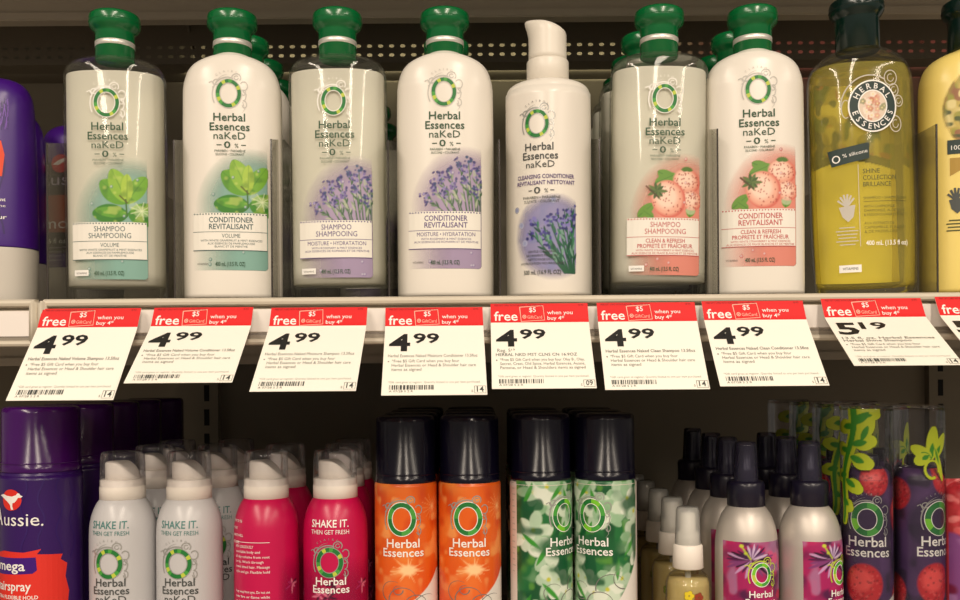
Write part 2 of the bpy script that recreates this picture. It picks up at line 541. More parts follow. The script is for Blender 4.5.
def sprigs(cv, A, dark=False, seed=5):
    r = np.random.default_rng(seed)
    base = A(250, 262)
    stems = [((165, 160), 22), ((135, 200), 14), ((190, 120), 18), ((225, 95), 18), ((265, 75), 20), ((300, 70), 20), ((330, 90), 18), ((345, 140), 14), ((205, 175), 16), ((285, 130), 18), ((320, 170), 14), ((240, 150), 16)]
    for (x, y), n in stems:
        bx = 200 + (x - 130) * 0.62 + 10
        x0, y0 = A(bx, 270); x1, y1 = A(x, y)
        cv.line(x0, y0, x1, y1, 1.5, (70, 104, 70) if not dark else (40, 96, 66), 0.8)
        for k in range(7):
            t = 0.25 + 0.7 * k / 7; px, py = x0 + (x1 - x0) * t, y0 + (y1 - y0) * t
            ang = math.atan2(y1 - y0, x1 - x0) + r.choice([-1, 1]) * r.uniform(.25, .6); l = r.uniform(5, 9)
            cv.leaf(px, py, px + l * math.cos(ang), py + l * math.sin(ang), 1.7, [(96, 128, 90), (140, 158, 130), (62, 100, 66), (176, 186, 160)][r.integers(4)] if not dark else [(40, 100, 66), (70, 130, 86), (120, 160, 140)][r.integers(3)])
        for k in range(n):
            px, py = x1 + r.normal(0, 2.6), y1 + r.normal(1.5, 3.6)
            col = [(84, 72, 132), (62, 60, 116), (120, 104, 164), (150, 140, 190), (60, 84, 120)][r.integers(5)]
            cv.ell(px, py, r.uniform(.8, 1.9), r.uniform(.8, 1.6), col, r.uniform(0, 180), a=.95)

def art_rosemary():
    cv = Canvas(-38, 40, 50, 180)
    wash(cv, (176, 158, 190), (168, 150, 182))
    sprigs(cv, lambda x, y: (x / 3.875 - 53, y / 3.875 + 53))
    droplets(cv, (130, 110, 160), 4); clip_art(cv)
    cv.a *= np.where((cv.Y > 119) & (cv.X < -20), 1, 1)
    return cv

def berry(cv, cx, cy, rx, ry, rot, seed):
    cv.ell(cx, cy, rx, ry, (214, 112, 96), rot); cv.ell(cx - rx * .08, cy - ry * .06, rx * .9, ry * .9, (236, 176, 152), rot, a=.95, soft=3)
    cv.ell(cx - rx * .15, cy - ry * .15, rx * .65, ry * .65, (248, 218, 198), rot, a=.9, soft=5)
    r = np.random.default_rng(seed)
    for k in range(46):
        a, q = r.uniform(0, 6.28), math.sqrt(r.uniform(0, .85)); c, s = math.cos(math.radians(rot)), math.sin(math.radians(rot))
        u, v = rx * q * math.cos(a), ry * q * math.sin(a)
        cv.ell(cx + u * c - v * s, cy + u * s + v * c, .62, .75, (170, 70, 60), a=.9)

def art_strawberry():
    cv = Canvas(-38, 40, 50, 180)
    wash(cv, (232, 146, 128), (226, 140, 124))
    def A(x, y): return (x / 3.875 - 62 + 0, y / 3.875 + 56.4)
    for p, q, w in (((215, 65), (285, 100), 44), ((140, 240), (200, 190), 40), ((200, 245), (160, 215), 30), ((340, 240), (352, 180), 40), ((205, 110), (285, 75), 40)):
        cv.leaf(*A(*p), *A(*q), w / 3.875, (104, 150, 58), (60, 110, 40), p=.5)
    berry(cv, *A(330, 102), 14, 12, 10, 2)
    berry(cv, *A(350, 175), 11, 10, 0, 3)
    berry(cv, *A(258, 172), 17, 19, -18, 1)
    for k in range(8):
        a = -math.pi * (0.1 + 0.8 * k / 7); x, y = A(330, 62)
        cv.leaf(x, y, x + 7 * math.cos(a), y + 5 * math.sin(a), 2.4, (84, 120, 50))
    x, y = A(212, 140)
    for k in range(10):
        a = math.radians(40 + 36 * k); cv.leaf(x, y, x + (11 if k % 2 else 8) * math.cos(a), y + 9 * math.sin(a), 3.4, (96, 118, 62) if k % 2 else (70, 96, 48))
    cv.line(*A(172, 122), *A(218, 165), 1.6, (80, 66, 40))
    cv.ell(*A(345, 215), 5, 4, (236, 236, 210), a=.4)
    droplets(cv, (200, 110, 110), 6); clip_art(cv)
    return cv

# ------------------------------------------------------------------ the tall flip-cap bottles
def zz(y):
    # rows near the top show the front of the round neck, which stands nearer than the axis
    y = y + 6.5 * min(1, max(0, (102 - y) / 50))
    return (299.5 - y) / 1202.5
def hd_of(hw):
    t = max(0, (hw - .0150) / (.0400 - .0150))
    return .0150 + (.0262 - .0150) * min(1, t) ** .6
def rows_from(pairs):
    out = []
    for y, hwpx in pairs:
        hw = hwpx / 1202.5
        out.append((zz(y), hw, hd_of(hw), 2.0 + .55 * min(1, max(0, (hw - .015) / .025))))
    return out
COND = Body(smooth_rows([(0, .0370, .0236, 2.5), (.0012, .0386, .0250, 2.5), (.0042, .0396, .0260, 2.55)] + rows_from([(240, 47.8), (160, 48.2), (100, 47.8), (88, 47.3), (80, 46), (70, 43), (62, 37.5), (56, 29), (52.5, 21), (50, 16.5)])))
SHAM = Body(smooth_rows([(0, .0360, .0230, 2.5), (.0010, .0384, .0248, 2.55), (.0040, .0400, .0262, 2.55)] + rows_from([(240, 48.6), (160, 48.6), (100, 48.6), (82, 48.6), (74, 48.4), (67, 47), (61, 43.5), (57, 37), (54.5, 28), (52, 17)])))

def flip_cap(parent, m, top=7.0, neck=51.5, rn=18.6, rh=24.4, band=True, yb=38):
    z = zz
    r = lambda q: q / 1202.5
    h = neck - top
    rows = [(r(rn - 1), z(neck)), (r(rn), z(neck - .8)), (r(rn), z(top + 20)), (r(rn + .5), z(top + 18.6)), (r(rn + 2), z(top + 17)), (r(rh - 1.2), z(top + 14.4)),
            (r(rh - .2), z(top + 12.5)), (r(rh), z(top + 9.5)), (r(rh), z(top + 4.5)), (r(rh - .7), z(top + 2)), (r(rh - 2.4), z(top + .6)), (r(rh - 5), z(top)), (0, z(top) )]
    c = mesh_obj('cap', lathe(rows, 56), m, parent)
    if band:
        bm = lathe([(r(rn) + .00003, z(yb + 2.8)), (r(rn) + .0003, z(yb + 2.6)), (r(rn) + .0003, z(yb - 2.2)), (r(rn) + .00003, z(yb - 2.4))], 56, close=False)
        mesh_obj('band', bm, SILVER, c)
    # hinge notch line of the lid
    bm = lathe([(r(rh) + .00002, z(top + 9.6)), (r(rh) + .00025, z(top + 9.4)), (r(rh) + .00025, z(top + 9.0)), (r(rh) + .00002, z(top + 8.8))], 56, close=False)
    mesh_obj('lid_seam', bm, m, c)
    return c

KINDS = {
    'volume': dict(art=art_mint, ink=I_SLATE, dots=I_SLATE, l3='VOLUME', l4=None,
                   fine=('WITH WHITE GRAPEFRUIT & MINT ESSENCES', 'AUX ESSENCES DE PAMPLEMOUSSE', 'BLANC ET DE MENTHE'), low=I_TEAL),
    'moisture': dict(art=art_rosemary, ink=I_PURP, dots=I_PURP, l3='MOISTURE • HYDRATATION', l4=None,
                     fine=('WITH ROSEMARY & MINT ESSENCES', 'AUX ESSENCES DE ROMARIN ET DE MENTHE'), low=I_PURP),
    'clean': dict(art=art_strawberry, ink=I_CORAL, dots=I_CORAL, l3='CLEAN & REFRESH', l4='PROPRETÉ ET FRAÎCHEUR',
                  fine=('WITH WHITE STRAWBERRY & MINT ESSENCES', 'AUX ESSENCES DE FRAISE BLANCHE ET DE MENTHE'), low=I_CORAL),
}

def front_print(root, body, kind, shampoo):
    K = KINDS[kind]
    ly = 100.0 if shampoo else 91.7
    y0 = 296.9 - ly
    cv = K['art']()
    cv.build('label_picture', root, lambda u, v, o: body.front(u, v, .00008), y0)
    d = Deco(lambda u, v, o: body.front(u, v, .0001 + o), y0=y0)
    sw = I_WHITE if shampoo else I_SWIRL
    logo(d, 0, 0, 12.3, 14.2, 3.5, swirl=sw, rim=I_WHITE if shampoo else I_SWIRL, clairol=I_WHITE if shampoo else I_SWIRL)
    d.text('Herbal', 0.5, 27.5, 7.6, I_DKG, 3, 31, bold=.012)
    d.text('Essences', 0.8, 37.0, 7.6, I_DKG, 3, 39, bold=.012)
    d.text('naKeD', 0.6, 45.8, 7.0, I_DKG, 3, 31)
    d.text('0', -1.6, 54.6, 6.4, I_DKG, 3, 6.4, bold=.02); d.text('%', 7.5, 54.2, 4.0, I_DKG, 3)
    d.rect(-12, -7, 51.2, 52, I_DKG, 3); d.rect(12, 16.5, 51.2, 52, I_DKG, 3)
    d.text('PARABEN • PARABÈNE', 1, 58.6, 2.2, I_DKG, 3, 30); d.text('SILICONE • COLORANT', 1, 62.0, 2.2, I_DKG, 3, 28)
    d.build('brand_print', root)
    d = Deco(lambda u, v, o: body.front(u, v, .0001 + o), y0=y0)
    # white band
    d.rect(-36, 36, 119.5, 157.2, LAB_W, 2)
    ink = K['ink']
    for k in range(25): d.ell(-34.5 + k * 2.9, 120.6 + (k % 2) * .2, .75, .75, K['dots'], 3, n=8)
    if shampoo: d.text('SHAMPOO', 1.5, 128.8, 5.2, ink, 3, 30, bold=.022); d.text('SHAMPOOING', 1.5, 135.6, 5.2, ink, 3, 41, bold=.022)
    else: d.text('CONDITIONER', 1.5, 129.0, 5.2, ink, 3, 43, bold=.022); d.text('REVITALISANT', 1.5, 135.8, 5.2, ink, 3, 43, bold=.022)
    d.rect(-36, 36, 138.3, 138.8, ink, 3); d.rect(-36, 36, 156.6, 157.3, ink, 3)
    if K['l4']:
        d.text(K['l3'], 1.5, 144.3, 3.9, ink, 3, 39, bold=.015); d.text(K['l4'], 1.5, 149.6, 3.9, ink, 3, 55, bold=.015); y = 153.0
        d.text(K['fine'][0], 1.5, y, 2.0, ink, 3, 58); d.text(K['fine'][1], 1.5, y + 2.9, 2.0, ink, 3, 66)
    else:
        d.text(K['l3'], 1.5, 144.4, 3.9, ink, 3, 18 if kind == 'volume' else 58, bold=.015); y = 148.2
        for i, s in enumerate(K['fine']): d.text(s, 1.5, y + 3.0 * i, 2.0, ink, 3, (60, 46, 32)[i] if len(K['fine']) == 3 else (50, 64)[i])
    d.text('400 mL (13.5 FL OZ)', 0.5, 172.6, 4.0, I_DKG, 3, 29, bold=.012)
    if shampoo: d.rect(-34, -19.5, 167.2, 173.0, I_WHITE, 3)
    d.text('VITAMINS', -26.6, 171.4, 1.9, I_GREY, 4, 11)
    d.build('label_print', root)

def conditioner(kind, label):
    root = thing('conditioner_bottle', label, 'bottle')
    mesh_obj('body', COND.mesh(), WHITE_PL, root)
    flip_cap(root, CAP_G)
    front_print(root, COND, kind, False)
    return root

def back_patch(root, body, x, yt, yb, m, cv=None, inset=.0042):
    """Label on the far wall, seen through the liquid."""
    mp = lambda u, v, o: body.front(u * .93, v, -inset, back=True)
    d = Deco(mp, y0=296.9)
    d.rrect(-x, x, yt, yb, 5, m, 0)
    o = d.build('back_label', root)
    return o

def shampoo(kind, label):
    root = thing('shampoo_bottle', label, 'bottle')
    mesh_obj('body', SHAM.mesh(), CLEAR, root)
    mesh_obj('liquid', SHAM.mesh(inset=.0022, zmin=.0125, zmax=zz(73)), LIQ, root)
    flip_cap(root, CAP_G, top=6.5, neck=54, yb=37.5)
    back_patch(root, SHAM, 42, 74, 270, BACKLAB)
    front_print(root, SHAM, kind, True)
    return root

G_UP = 'upright flip-cap bottles along the upper shelf'
front = {}
front['b2'] = place(conditioner('volume', 'white conditioner bottle with mint leaf picture, front of its row, second from left'), 235, D0, DECK, yaw=7)
front['b4'] = place(conditioner('moisture', 'white conditioner bottle with purple rosemary picture beside the white pump bottle'), 446.5, D0, DECK, lean=.2)
front['b7'] = place(conditioner('clean', 'white conditioner bottle with strawberry picture at the front of its row'), 755, D0, DECK, yaw=-7)
front['b1'] = place(shampoo('volume', 'clear shampoo bottle with mint leaf picture, leftmost of the green-capped bottles'), 119, D0, DECK, yaw=5, lean=-.3)
front['b3'] = place(shampoo('moisture', 'clear shampoo bottle with purple rosemary picture between two white bottles'), 341, D0, DECK, lean=-.2)
front['b6'] = place(shampoo('clean', 'clear shampoo bottle with strawberry picture at the front of its row'), 658, D0, DECK, lean=.8)
for k in front.values(): k['group'] = G_UP

def row_behind(src, px, ratios, deck, labels, group, yaw=0, lean=0):
    for r, lb in zip(ratios, labels):
        c = copy_tree(src, lb, group)
        place(c, 480 + (px - 480) * r, D0 / r, deck, yaw, lean)
R3 = (.930, .866, .810)
row_behind(front['b2'], 231, R3, DECK, ['white mint conditioner bottle second in its row, green cap showing past the first', 'white mint conditioner bottle third in its row with only its cap edge showing', 'white mint conditioner bottle at the back of its row, smallest green cap there'], G_UP)
row_behind(front['b4'], 446, (.92, .85), DECK, ['white rosemary conditioner bottle hidden behind the front one, thin edge showing', 'white rosemary conditioner bottle at the back of its row'], G_UP)
row_behind(front['b3'], 338, (.74, .69), DECK, ['clear rosemary shampoo bottle standing far back, dark green cap edge showing', 'clear rosemary shampoo bottle farthest back in its row'], G_UP)
row_behind(front['b6'], 659, R3, DECK, ['clear strawberry shampoo bottle second in its row, cap showing left of the first', 'clear strawberry shampoo bottle third in its row', 'clear strawberry shampoo bottle at the back of its row'], G_UP)
row_behind(front['b7'], 756, R3[:2], DECK, ['white strawberry conditioner bottle second in its row, cap showing left of the first', 'white strawberry conditioner bottle at the back of its row'], G_UP)

# ------------------------------------------------------------------ pump bottle
PUMP = Body(smooth_rows([(0, .0335, .0335, 2), (.0010, .0346, .0346, 2), (.0035, .0353, .0353, 2), (zz(220), .0354, .0354, 2), (zz(105), .0352, .0352, 2), (zz(97), .0346, .0346, 2), (zz(91), .0330, .0330, 2), (zz(87), .0285, .0285, 2), (zz(85), .0220, .0220, 2), (zz(83.5), .0150, .0150, 2)]))
def pump_bottle():
    root = thing('pump_bottle', 'white round pump bottle of cleansing conditioner with rosemary picture', 'bottle')
    mesh_obj('body', PUMP.mesh(), WHITE_PL, root)
    q = lambda v: v / 1202.5
    mesh_obj('collar', lathe([(q(19.5), zz(84)), (q(21), zz(83)), (q(21), zz(59)), (q(20.4), zz(57.4)), (q(19), zz(57)), (0, zz(57))]), WPUMP, root)
    # pump head: a drum whose slanted top runs out into a beak
    bm = bmesh.new(); rings = []; seg = 56; R = q(19)
    ZB = zz(58)
    def ztop(x): return zz(27) + (R - x) / (2 * R) * q(11.5)
    for t in [0, .15, .4, .6, .75, .88, .95, .985, 1.0]:
        ring = []
        for k in range(seg):
            a = 2 * math.pi * k / seg
            sh = 1.0 if t < .93 else (1 - (t - .93) * 2.2)
            x, y = R * math.cos(a) * sh, R * math.sin(a) * sh
            z = ZB + t * (ztop(x) - ZB)
            if x < 0:
                s = max(0, (t - .55) / .45); x -= q(5.5) * s ** 1.6 * max(0, -math.cos(a)) ** 3
                y *= 1 - .25 * s * (-math.cos(a)) ** 2
            ring.append(bm.verts.new((x, y, z)))
        rings.append(ring)
    for a, b in zip(rings, rings[1:]):
        for k in range(seg):
            j = (k + 1) % seg; bm.faces.new((a[k], a[j], b[j], b[k]))
    bm.faces.new(rings[-1]); bm.faces.new(rings[0][::-1])
    h = mesh_obj('pump_head', bm, WPUMP, root)
    h.rotation_euler = (0, 0, math.radians(19))   # beak to the left in the photo whatever the label does
    y0 = 296.9 - 126.5
    cv = Canvas(-40, 46, 70, 172)
    X, Y = cv.X, cv.Y
    m = np.clip((1 - np.hypot((X - 16) / 42, (Y - 112) / 44)) / .3, 0, 1) * (X < 40)
    cv.over(m * .9, (150, 146, 188)); cv.blot(9, .5, (120, 130, 176), 3, .5, .3, m)
    sprigs(cv, lambda x, y: (x / 3.87 - 36 , y / 3.87 + 20 + 0), True, 9) if False else None
    r = np.random.default_rng(9)
    for (x, y) in ((-4, 96), (4, 104), (10, 92), (18, 90), (27, 86), (35, 84), (8, 112), (24, 98), (34, 96), (-8, 106)):
        x0, y0_ = 34 + (x - 20) * .25, 148
        cv.line(x0, y0_, x, y, 2.4, (44, 92, 66), 1.0)
        for k in range(7):
            t = .2 + .75 * k / 7; px, py = x0 + (x - x0) * t, y0_ + (y - y0_) * t
            a = math.atan2(y - y0_, x - x0) + r.choice([-1, 1]) * r.uniform(.2, .5); l = r.uniform(8, 13)
            cv.leaf(px, py, px + l * math.cos(a), py + l * math.sin(a), 2.4, [(38, 96, 70), (60, 124, 90), (116, 158, 140), (30, 76, 60)][r.integers(4)])
        for k in range(9):
            cv.ell(x + r.normal(0, 3), y + r.normal(4, 4), r.uniform(1, 2.2), r.uniform(1, 2), [(70, 66, 140), (50, 50, 110), (130, 124, 190)][r.integers(3)], a=.95)
    for x, y in ((-18, 100), (-14, 118), (-24, 84), (16, 76)): cv.ell(x, y, 3, 3, (190, 196, 222), a=.7); cv.ell(x, y, 2, 2, (120, 130, 180), a=.5)
    cv.a *= np.clip((44 - X) / 2, 0, 1)
    cv.build('label_picture', root, lambda u, v, o: PUMP.arc(u, v, .00008), y0)
    d = Deco(lambda u, v, o: PUMP.arc(u, v, .0001 + o), y0=y0)
    logo(d, 0, 0, 12, 13.8, 3.4, swirl=I_SILV, rim=I_SILV, clairol=I_GREY)
    d.text('Herbal', 2, 26.5, 7.2, I_DGREY, 3, 29, bold=.014)
    d.text('Essences', 3, 35.4, 7.2, I_DGREY, 3, 36, bold=.014)
    d.text('naKeD', 3, 43.6, 6.4, I_DGREY, 3, 29)
    d.build('brand_print', root)
    d = Deco(lambda u, v, o: PUMP.arc(u, v, .0001 + o), y0=y0)
    d.text('CLEANSING CONDITIONER', 8, 54.5, 3.9, I_PURP, 3, 60, bold=.03)
    d.text('REVITALISANT NETTOYANT', 8, 60.6, 3.9, I_PURP, 3, 61, bold=.03)
    d.text('0', 0, 69.5, 6.4, I_DGREY, 3, 6.6, bold=.02); d.text('%', 9, 68.8, 4.0, I_DGREY, 3)
    d.rect(-9, -5, 66, 66.8, I_DGREY, 3); d.rect(13, 17, 66, 66.8, I_DGREY, 3)
    d.text('PARABEN • PARABÈNE', 4, 74.6, 2.6, I_DGREY, 3, 38); d.text('SULFATE • COLORANT', 4, 78.4, 2.6, I_DGREY, 3, 36)
    d.build('label_print', root)
    d = Deco(lambda u, v, o: PUMP.arc(u, v, .0001 + o), y0=y0)
    for i, (s, w) in enumerate((('GENTLE CLEANSING', 28), ('NOURISHING MOISTURE', 32), ('NETTOYAGE DOUX', 28), ('HYDRATATION NOURRISSANTE', 44))):
        d.text(s, 4, 132 + 3.9 * i - 4, 2.2, I_DGREY, 4, w)
    d.text('500 mL (16.9 FL OZ)', 4, 149.5, 4.2, I_DGREY, 3, 38, bold=.015)
    d.build('volume_print', root)
    return root
p5 = place(pump_bottle(), 550, D0, DECK, yaw=-19)
p5['group'] = G_UP

# ------------------------------------------------------------------ olive shine shampoo and yellow conditioner
SHINE = Body(smooth_rows([(0, .0350, .0220, 2.4), (.0012, .0380, .0245, 2.4), (.005, .0402, .0262, 2.45)] +
        [(zz(y), w / 1202.5, hd_of(w / 1202.5), 2.0 + .5 * min(1, max(0, (w / 1202.5 - .015) / .025))) for y, w in
         ((240, 50.8), (160, 51.2), (100, 50.6), (84, 50), (72, 47.5), (64, 43), (57, 36), (52, 28), (49, 20.5))]))
def shine_print(root, body, cv_front):
    pass
def shine_bottle():
    root = thing('shampoo_bottle', 'clear bottle of olive yellow shampoo with round flower medallion and dark green cap', 'bottle', G_UP)
    mesh_obj('body', SHINE.mesh(), CLEAR, root)
    mesh_obj('liquid', SHINE.mesh(inset=.0022, zmin=.007, zmax=zz(70)), LIQY, root)
    flip_cap(root, CAP_DG, top=-1, neck=50, rn=21, rh=26, band=False)
    cv = Canvas(-44, 44, 72, 282, 1.2, base=(255, 242, 124))
    X, Y = cv.X, cv.Y
    edge = 152 + (X / 44) ** 2 * 12
    up = (Y < edge)
    cv.over(up * 1.0, (168, 154, 70)); cv.blot(14, .5, (66, 96, 34), 5, .95, .15, up); cv.blot(11, .62, (170, 90, 50), 8, .8, .12, up)
    cv.blot(12, .6, (214, 200, 110), 9, .9, .12, up); cv.blot(9, .68, (40, 60, 40), 12, .9, .1, up)
    cv.over(((Y > edge - 9) & up) * .9, (66, 76, 40))
    mp = lambda u, v, o: SHINE.front(u * .93, v, -.0042, back=True)
    cv.build('back_label', root, mp, 296.9)
    y0 = 296.9 - 110
    d = Deco(lambda u, v, o: SHINE.front(u, v, .0001 + o), y0=y0)
    cvf = Canvas(-15, 15, -16.5, 16.5, .7)
    cvf.ell(0, 0, 14.2, 15.8, (226, 206, 186))
    r = np.random.default_rng(3)
    for k in range(26):
        a, q = r.uniform(0, 6.28), math.sqrt(r.uniform(0, .8)); x, y = 12.5 * q * math.cos(a), 14 * q * math.sin(a)
        col = [(222, 168, 146), (246, 230, 214), (200, 128, 100), (150, 150, 110)][r.integers(4)]
        for j in range(5): cvf.ell(x + 1.9 * math.cos(j * 1.257), y + 1.9 * math.sin(j * 1.257), 1.3, 1.3, col, a=.85)
        cvf.ell(x, y, .8, .8, (236, 220, 160))
    cvf.a *= (np.hypot(cvf.X / 14.4, cvf.Y / 16) < 1)
    d.ring(0, 0, 24.2, 26.2, 1.5, I_WHITE, 3); d.ring(0, 0, 22.8, 24.8, 9.2, I_NIGHT, 2); d.ring(0, 0, 14.6, 16.3, 1.2, I_WHITE, 3)
    d.text_arc('HERBAL', 0, 0, 18.2, 20.2, -90, 118, 5.4, I_WHITE, 4, bold=.012)
    d.text_arc('ESSENCES', 0, 0, 18.2, 20.2, 90, 142, 5.4, I_WHITE, 4, inside=True, bold=.012)
    W = I_FAINT
    d.arc(-2, 2, 29, 33, 185, 300, 1.2, W, 2); d.arc(-26, 2, 4, 9, 60, 300, .9, W, 2)
    for x, y, rx, ry in ((19, -28, 6.5, 7.5), (22, -16, 5, 6), (27, -5, 4.5, 5.5), (23, 18, 6, 8)): d.arc(x, y, rx, ry, 0, 360, 1.0, W, 1, 20); d.arc(x, y, rx * .5, ry * .5, 0, 300, .8, W, 1)
    d.build('medallion', root)
    d = Deco(lambda u, v, o: SHINE.front(u, v, .0001 + o), y0=y0)
    # dark flag and lettering
    d.poly([(-43, 43), (-5, 36), (-5, 52), (-40, 59)], I_NIGHT, 2)
    d.ring(-36, 51.5, 3.5, 3.9, 1.1, I_WHITE, 3); d.text('% silicone', -30, 50.5, 3.6, I_WHITE, 3, 24, align='L', rot=-11)
    d.rect(-16.6, -16.0, 58, 140, W, 2)
    for s, y, w in (('SHINE', 67, 17), ('COLLECTION', 73.6, 33), ('BRILLANCE', 80.2, 28)): d.text(s, -12, y, 4.4, I_OLIVE, 3, w, align='L', bold=.02)
    d.text('SHAMPOO • SHAMPOOING', -12, 93, 2.6, I_OLIVE, 3, 44, align='L'); d.rect(-12, 32, 95, 95.5, I_OLIVE, 3)
    for i, (s, w) in enumerate((('WITH CHAMOMILE', 31), ('CHAMOMILE, ALOE VERA', 42), ('& PASSION FLOWER EXTRACTS', 44), ('', 0), ('AUX EXTRAITS DE', 30), ('CAMOMILLE, D’ALOÈS', 42), ('& DE PASSIFLORE', 33))):
        if s: d.text(s, -12, 101.5 + 4.2 * i, 2.6, I_OLIVE, 3, w, align='L')
    d.text('400 mL (13.5 fl oz)', -11, 139, 4.6, I_WHITE, 3, 43, align='L', bold=.012)
    # little pot of herbs
    d.poly([(-35, 100), (-20, 98), (-22, 110), (-27, 115), (-32, 110)], I_FAINT, 3)
    for a in range(-150, -20, 22): d.stroke([(-28, 100), (-28 + 6 * math.cos(math.radians(a)), 100 + 9 * math.sin(math.radians(a))), (-28 + 9 * math.cos(math.radians(a)), 99 + 12 * math.sin(math.radians(a)))], 1.8, I_FAINT, 3)
    for i, w in enumerate((14, 20, 18, 16, 20, 14)): d.rect(-28 - w / 2, -28 + w / 2, 120 + 3.4 * i, 121 + 3.4 * i, I_FAINT, 3)
    d.rect(-36, -16, 158, 165.5, I_WHITE, 3); d.text('VITAMINS', -26, 163, 2.6, I_DGREY, 4, 14)
    d.build('label_print', root)
    cvf.build('medallion_picture', root, lambda u, v, o: SHINE.front(u, v, .0004), y0)
    return root
b8 = place(shine_bottle(), 866, D0, DECK, lean=-1.4, dz=.0006)

def yellow_bottle():
    Y_ = mat('yellow_bottle_plastic', (240, 216, 122), .3)
    root = thing('conditioner_bottle', 'yellow conditioner bottle with dark cap cut off by right edge of photo', 'bottle', G_UP)
    mesh_obj('body', COND.mesh(), Y_, root)
    flip_cap(root, CAP_DG, top=0, neck=50, rn=19.5, rh=25, band=False)
    cv = Canvas(-40, 36, -34, 54)
    X, Y = cv.X, cv.Y
    r = np.random.default_rng(21)
    m = np.clip((1 - np.hypot((X) / 40, (Y - 6) / 46)) / .12, 0, 1)
    cv.over(m * .85, (206, 184, 96)); cv.blot(9, .5, (150, 150, 60), 2, .9, .15, m); cv.blot(7, .6, (150, 96, 70), 4, .9, .1, m); cv.blot(8, .6, (230, 214, 150), 7, .9, .1, m); cv.blot(6, .66, (60, 80, 40), 17, .9, .1, m)
    cv.build('label_picture', root, lambda u, v, o: COND.front(u, v, .00008), 296.9 - 107)
    d = Deco(lambda u, v, o: COND.front(u, v, .0001 + o), y0=296.9 - 107)
    d.rect(-36, 10, 36, 50, I_NIGHT, 3); d.text('100%', -33, 46, 4.4, I_WHITE, 4, 13, align='L')
    d.poly([(-34, 54), (30, 54), (30, 62), (-14, 60), (-34, 72)], mat('ink_ochre', (176, 140, 50)), 2)
    d.poly([(-35, 96), (-22, 94), (-24, 106), (-28, 110), (-33, 105)], I_DGREY, 3)
    for a in range(-150, -20, 26): d.stroke([(-29, 97), (-29 + 8 * math.cos(math.radians(a)), 96 + 12 * math.sin(math.radians(a)))], 2, I_DGREY, 3)
    for i, w in enumerate((14, 18, 16, 18)): d.rect(-28 - w / 2, -28 + w / 2, 116 + 3.4 * i, 117.2 + 3.4 * i, I_OLIVE, 3)
    d.build('label_print', root)
    return root
b9 = place(yellow_bottle(), 971.5, D0, DECK)

# ------------------------------------------------------------------ purple upside-down bottles at the left
PURPLE = mat('purple_bottle_plastic', (64, 16, 122), .3)
GREYCAP = mat('grey_base_cap', (206, 200, 190), .4)
zp = lambda y: (HY - y) / 1202.5 - DECK
TUBE = Body(smooth_rows([(zp(247), .0400, .0270, 2.3), (zp(240), .0402, .0272, 2.3), (zp(180), .0394, .0262, 2.3), (zp(120), .0378, .0250, 2.3), (zp(102), .0368, .0240, 2.25), (zp(92), .0350, .0225, 2.2), (zp(84), .0310, .0195, 2.1), (zp(79), .0240, .0150, 2.1), (zp(77), .0120, .0080, 2)]))
TCAP = Body(smooth_rows([(0, .0375, .0250, 2.3), (.001, .0384, .0256, 2.3), (zp(260), .0396, .0266, 2.3), (zp(248), .0398, .0268, 2.3), (zp(246.8), .0394, .0264, 2.3)]))
def purple_tube(label):
    root = thing('conditioner_tube', label, 'bottle', 'purple bottles standing on their caps')
    mesh_obj('body', TUBE.mesh(), PURPLE, root)
    mesh_obj('cap', TCAP.mesh(), GREYCAP, root)
    y0 = (HY) - DECK / S
    d = Deco(lambda u, v, o: TUBE.front(u, v, .0001 + o), y0=y0)
    OR = mat('ink_orange_red', (232, 70, 30), .5); DP = mat('ink_deep_purple', (46, 10, 96), .4); LP = mat('ink_light_purple', (120, 70, 180), .4)
    d.poly([(-34, 138), (28, 136), (31, 150), (29, 172), (-32, 172)], OR, 2)
    d.text('mega', 0, 160, 16, I_WHITE, 3, 50, bold=.02)
    d.text('Aussie', -2, 128, 12, I_WHITE, 3, 56, bold=.02)
    for k in range(12): d.stroke([(30 + 3.4 * math.sin(.9 * k + j * .25), 92 + 11 * j * .55 + k * .9) for j in range(5)], .8, LP if k % 2 else DP, 1)
    for k in range(3): d.stroke([(12 + 8 * k + 3 * math.sin(.8 * j + k), 95 + 9 * j) for j in range(16)], 1.6, DP, 1)
    d.text('conditioner / revitalisant', 6, 197, 3.4, I_WHITE, 3, 52, bold=.012)
    d.text('adds moisture & shine', 6, 203, 2.8, I_WHITE, 3, 52)
    d.text('revitalisateur', 12, 215, 4, I_WHITE, 3, 42, bold=.02)
    d.build('label_print', root)
    return root
tube = purple_tube('purple bottle on a grey cap, front one at left edge of upper shelf')
place(tube, -11, D0, DECK)
t2 = copy_tree(tube, 'purple bottle on a grey cap right behind the front purple bottle', 'purple bottles standing on their caps')
place(t2, 3.5, D0 / .888, DECK)

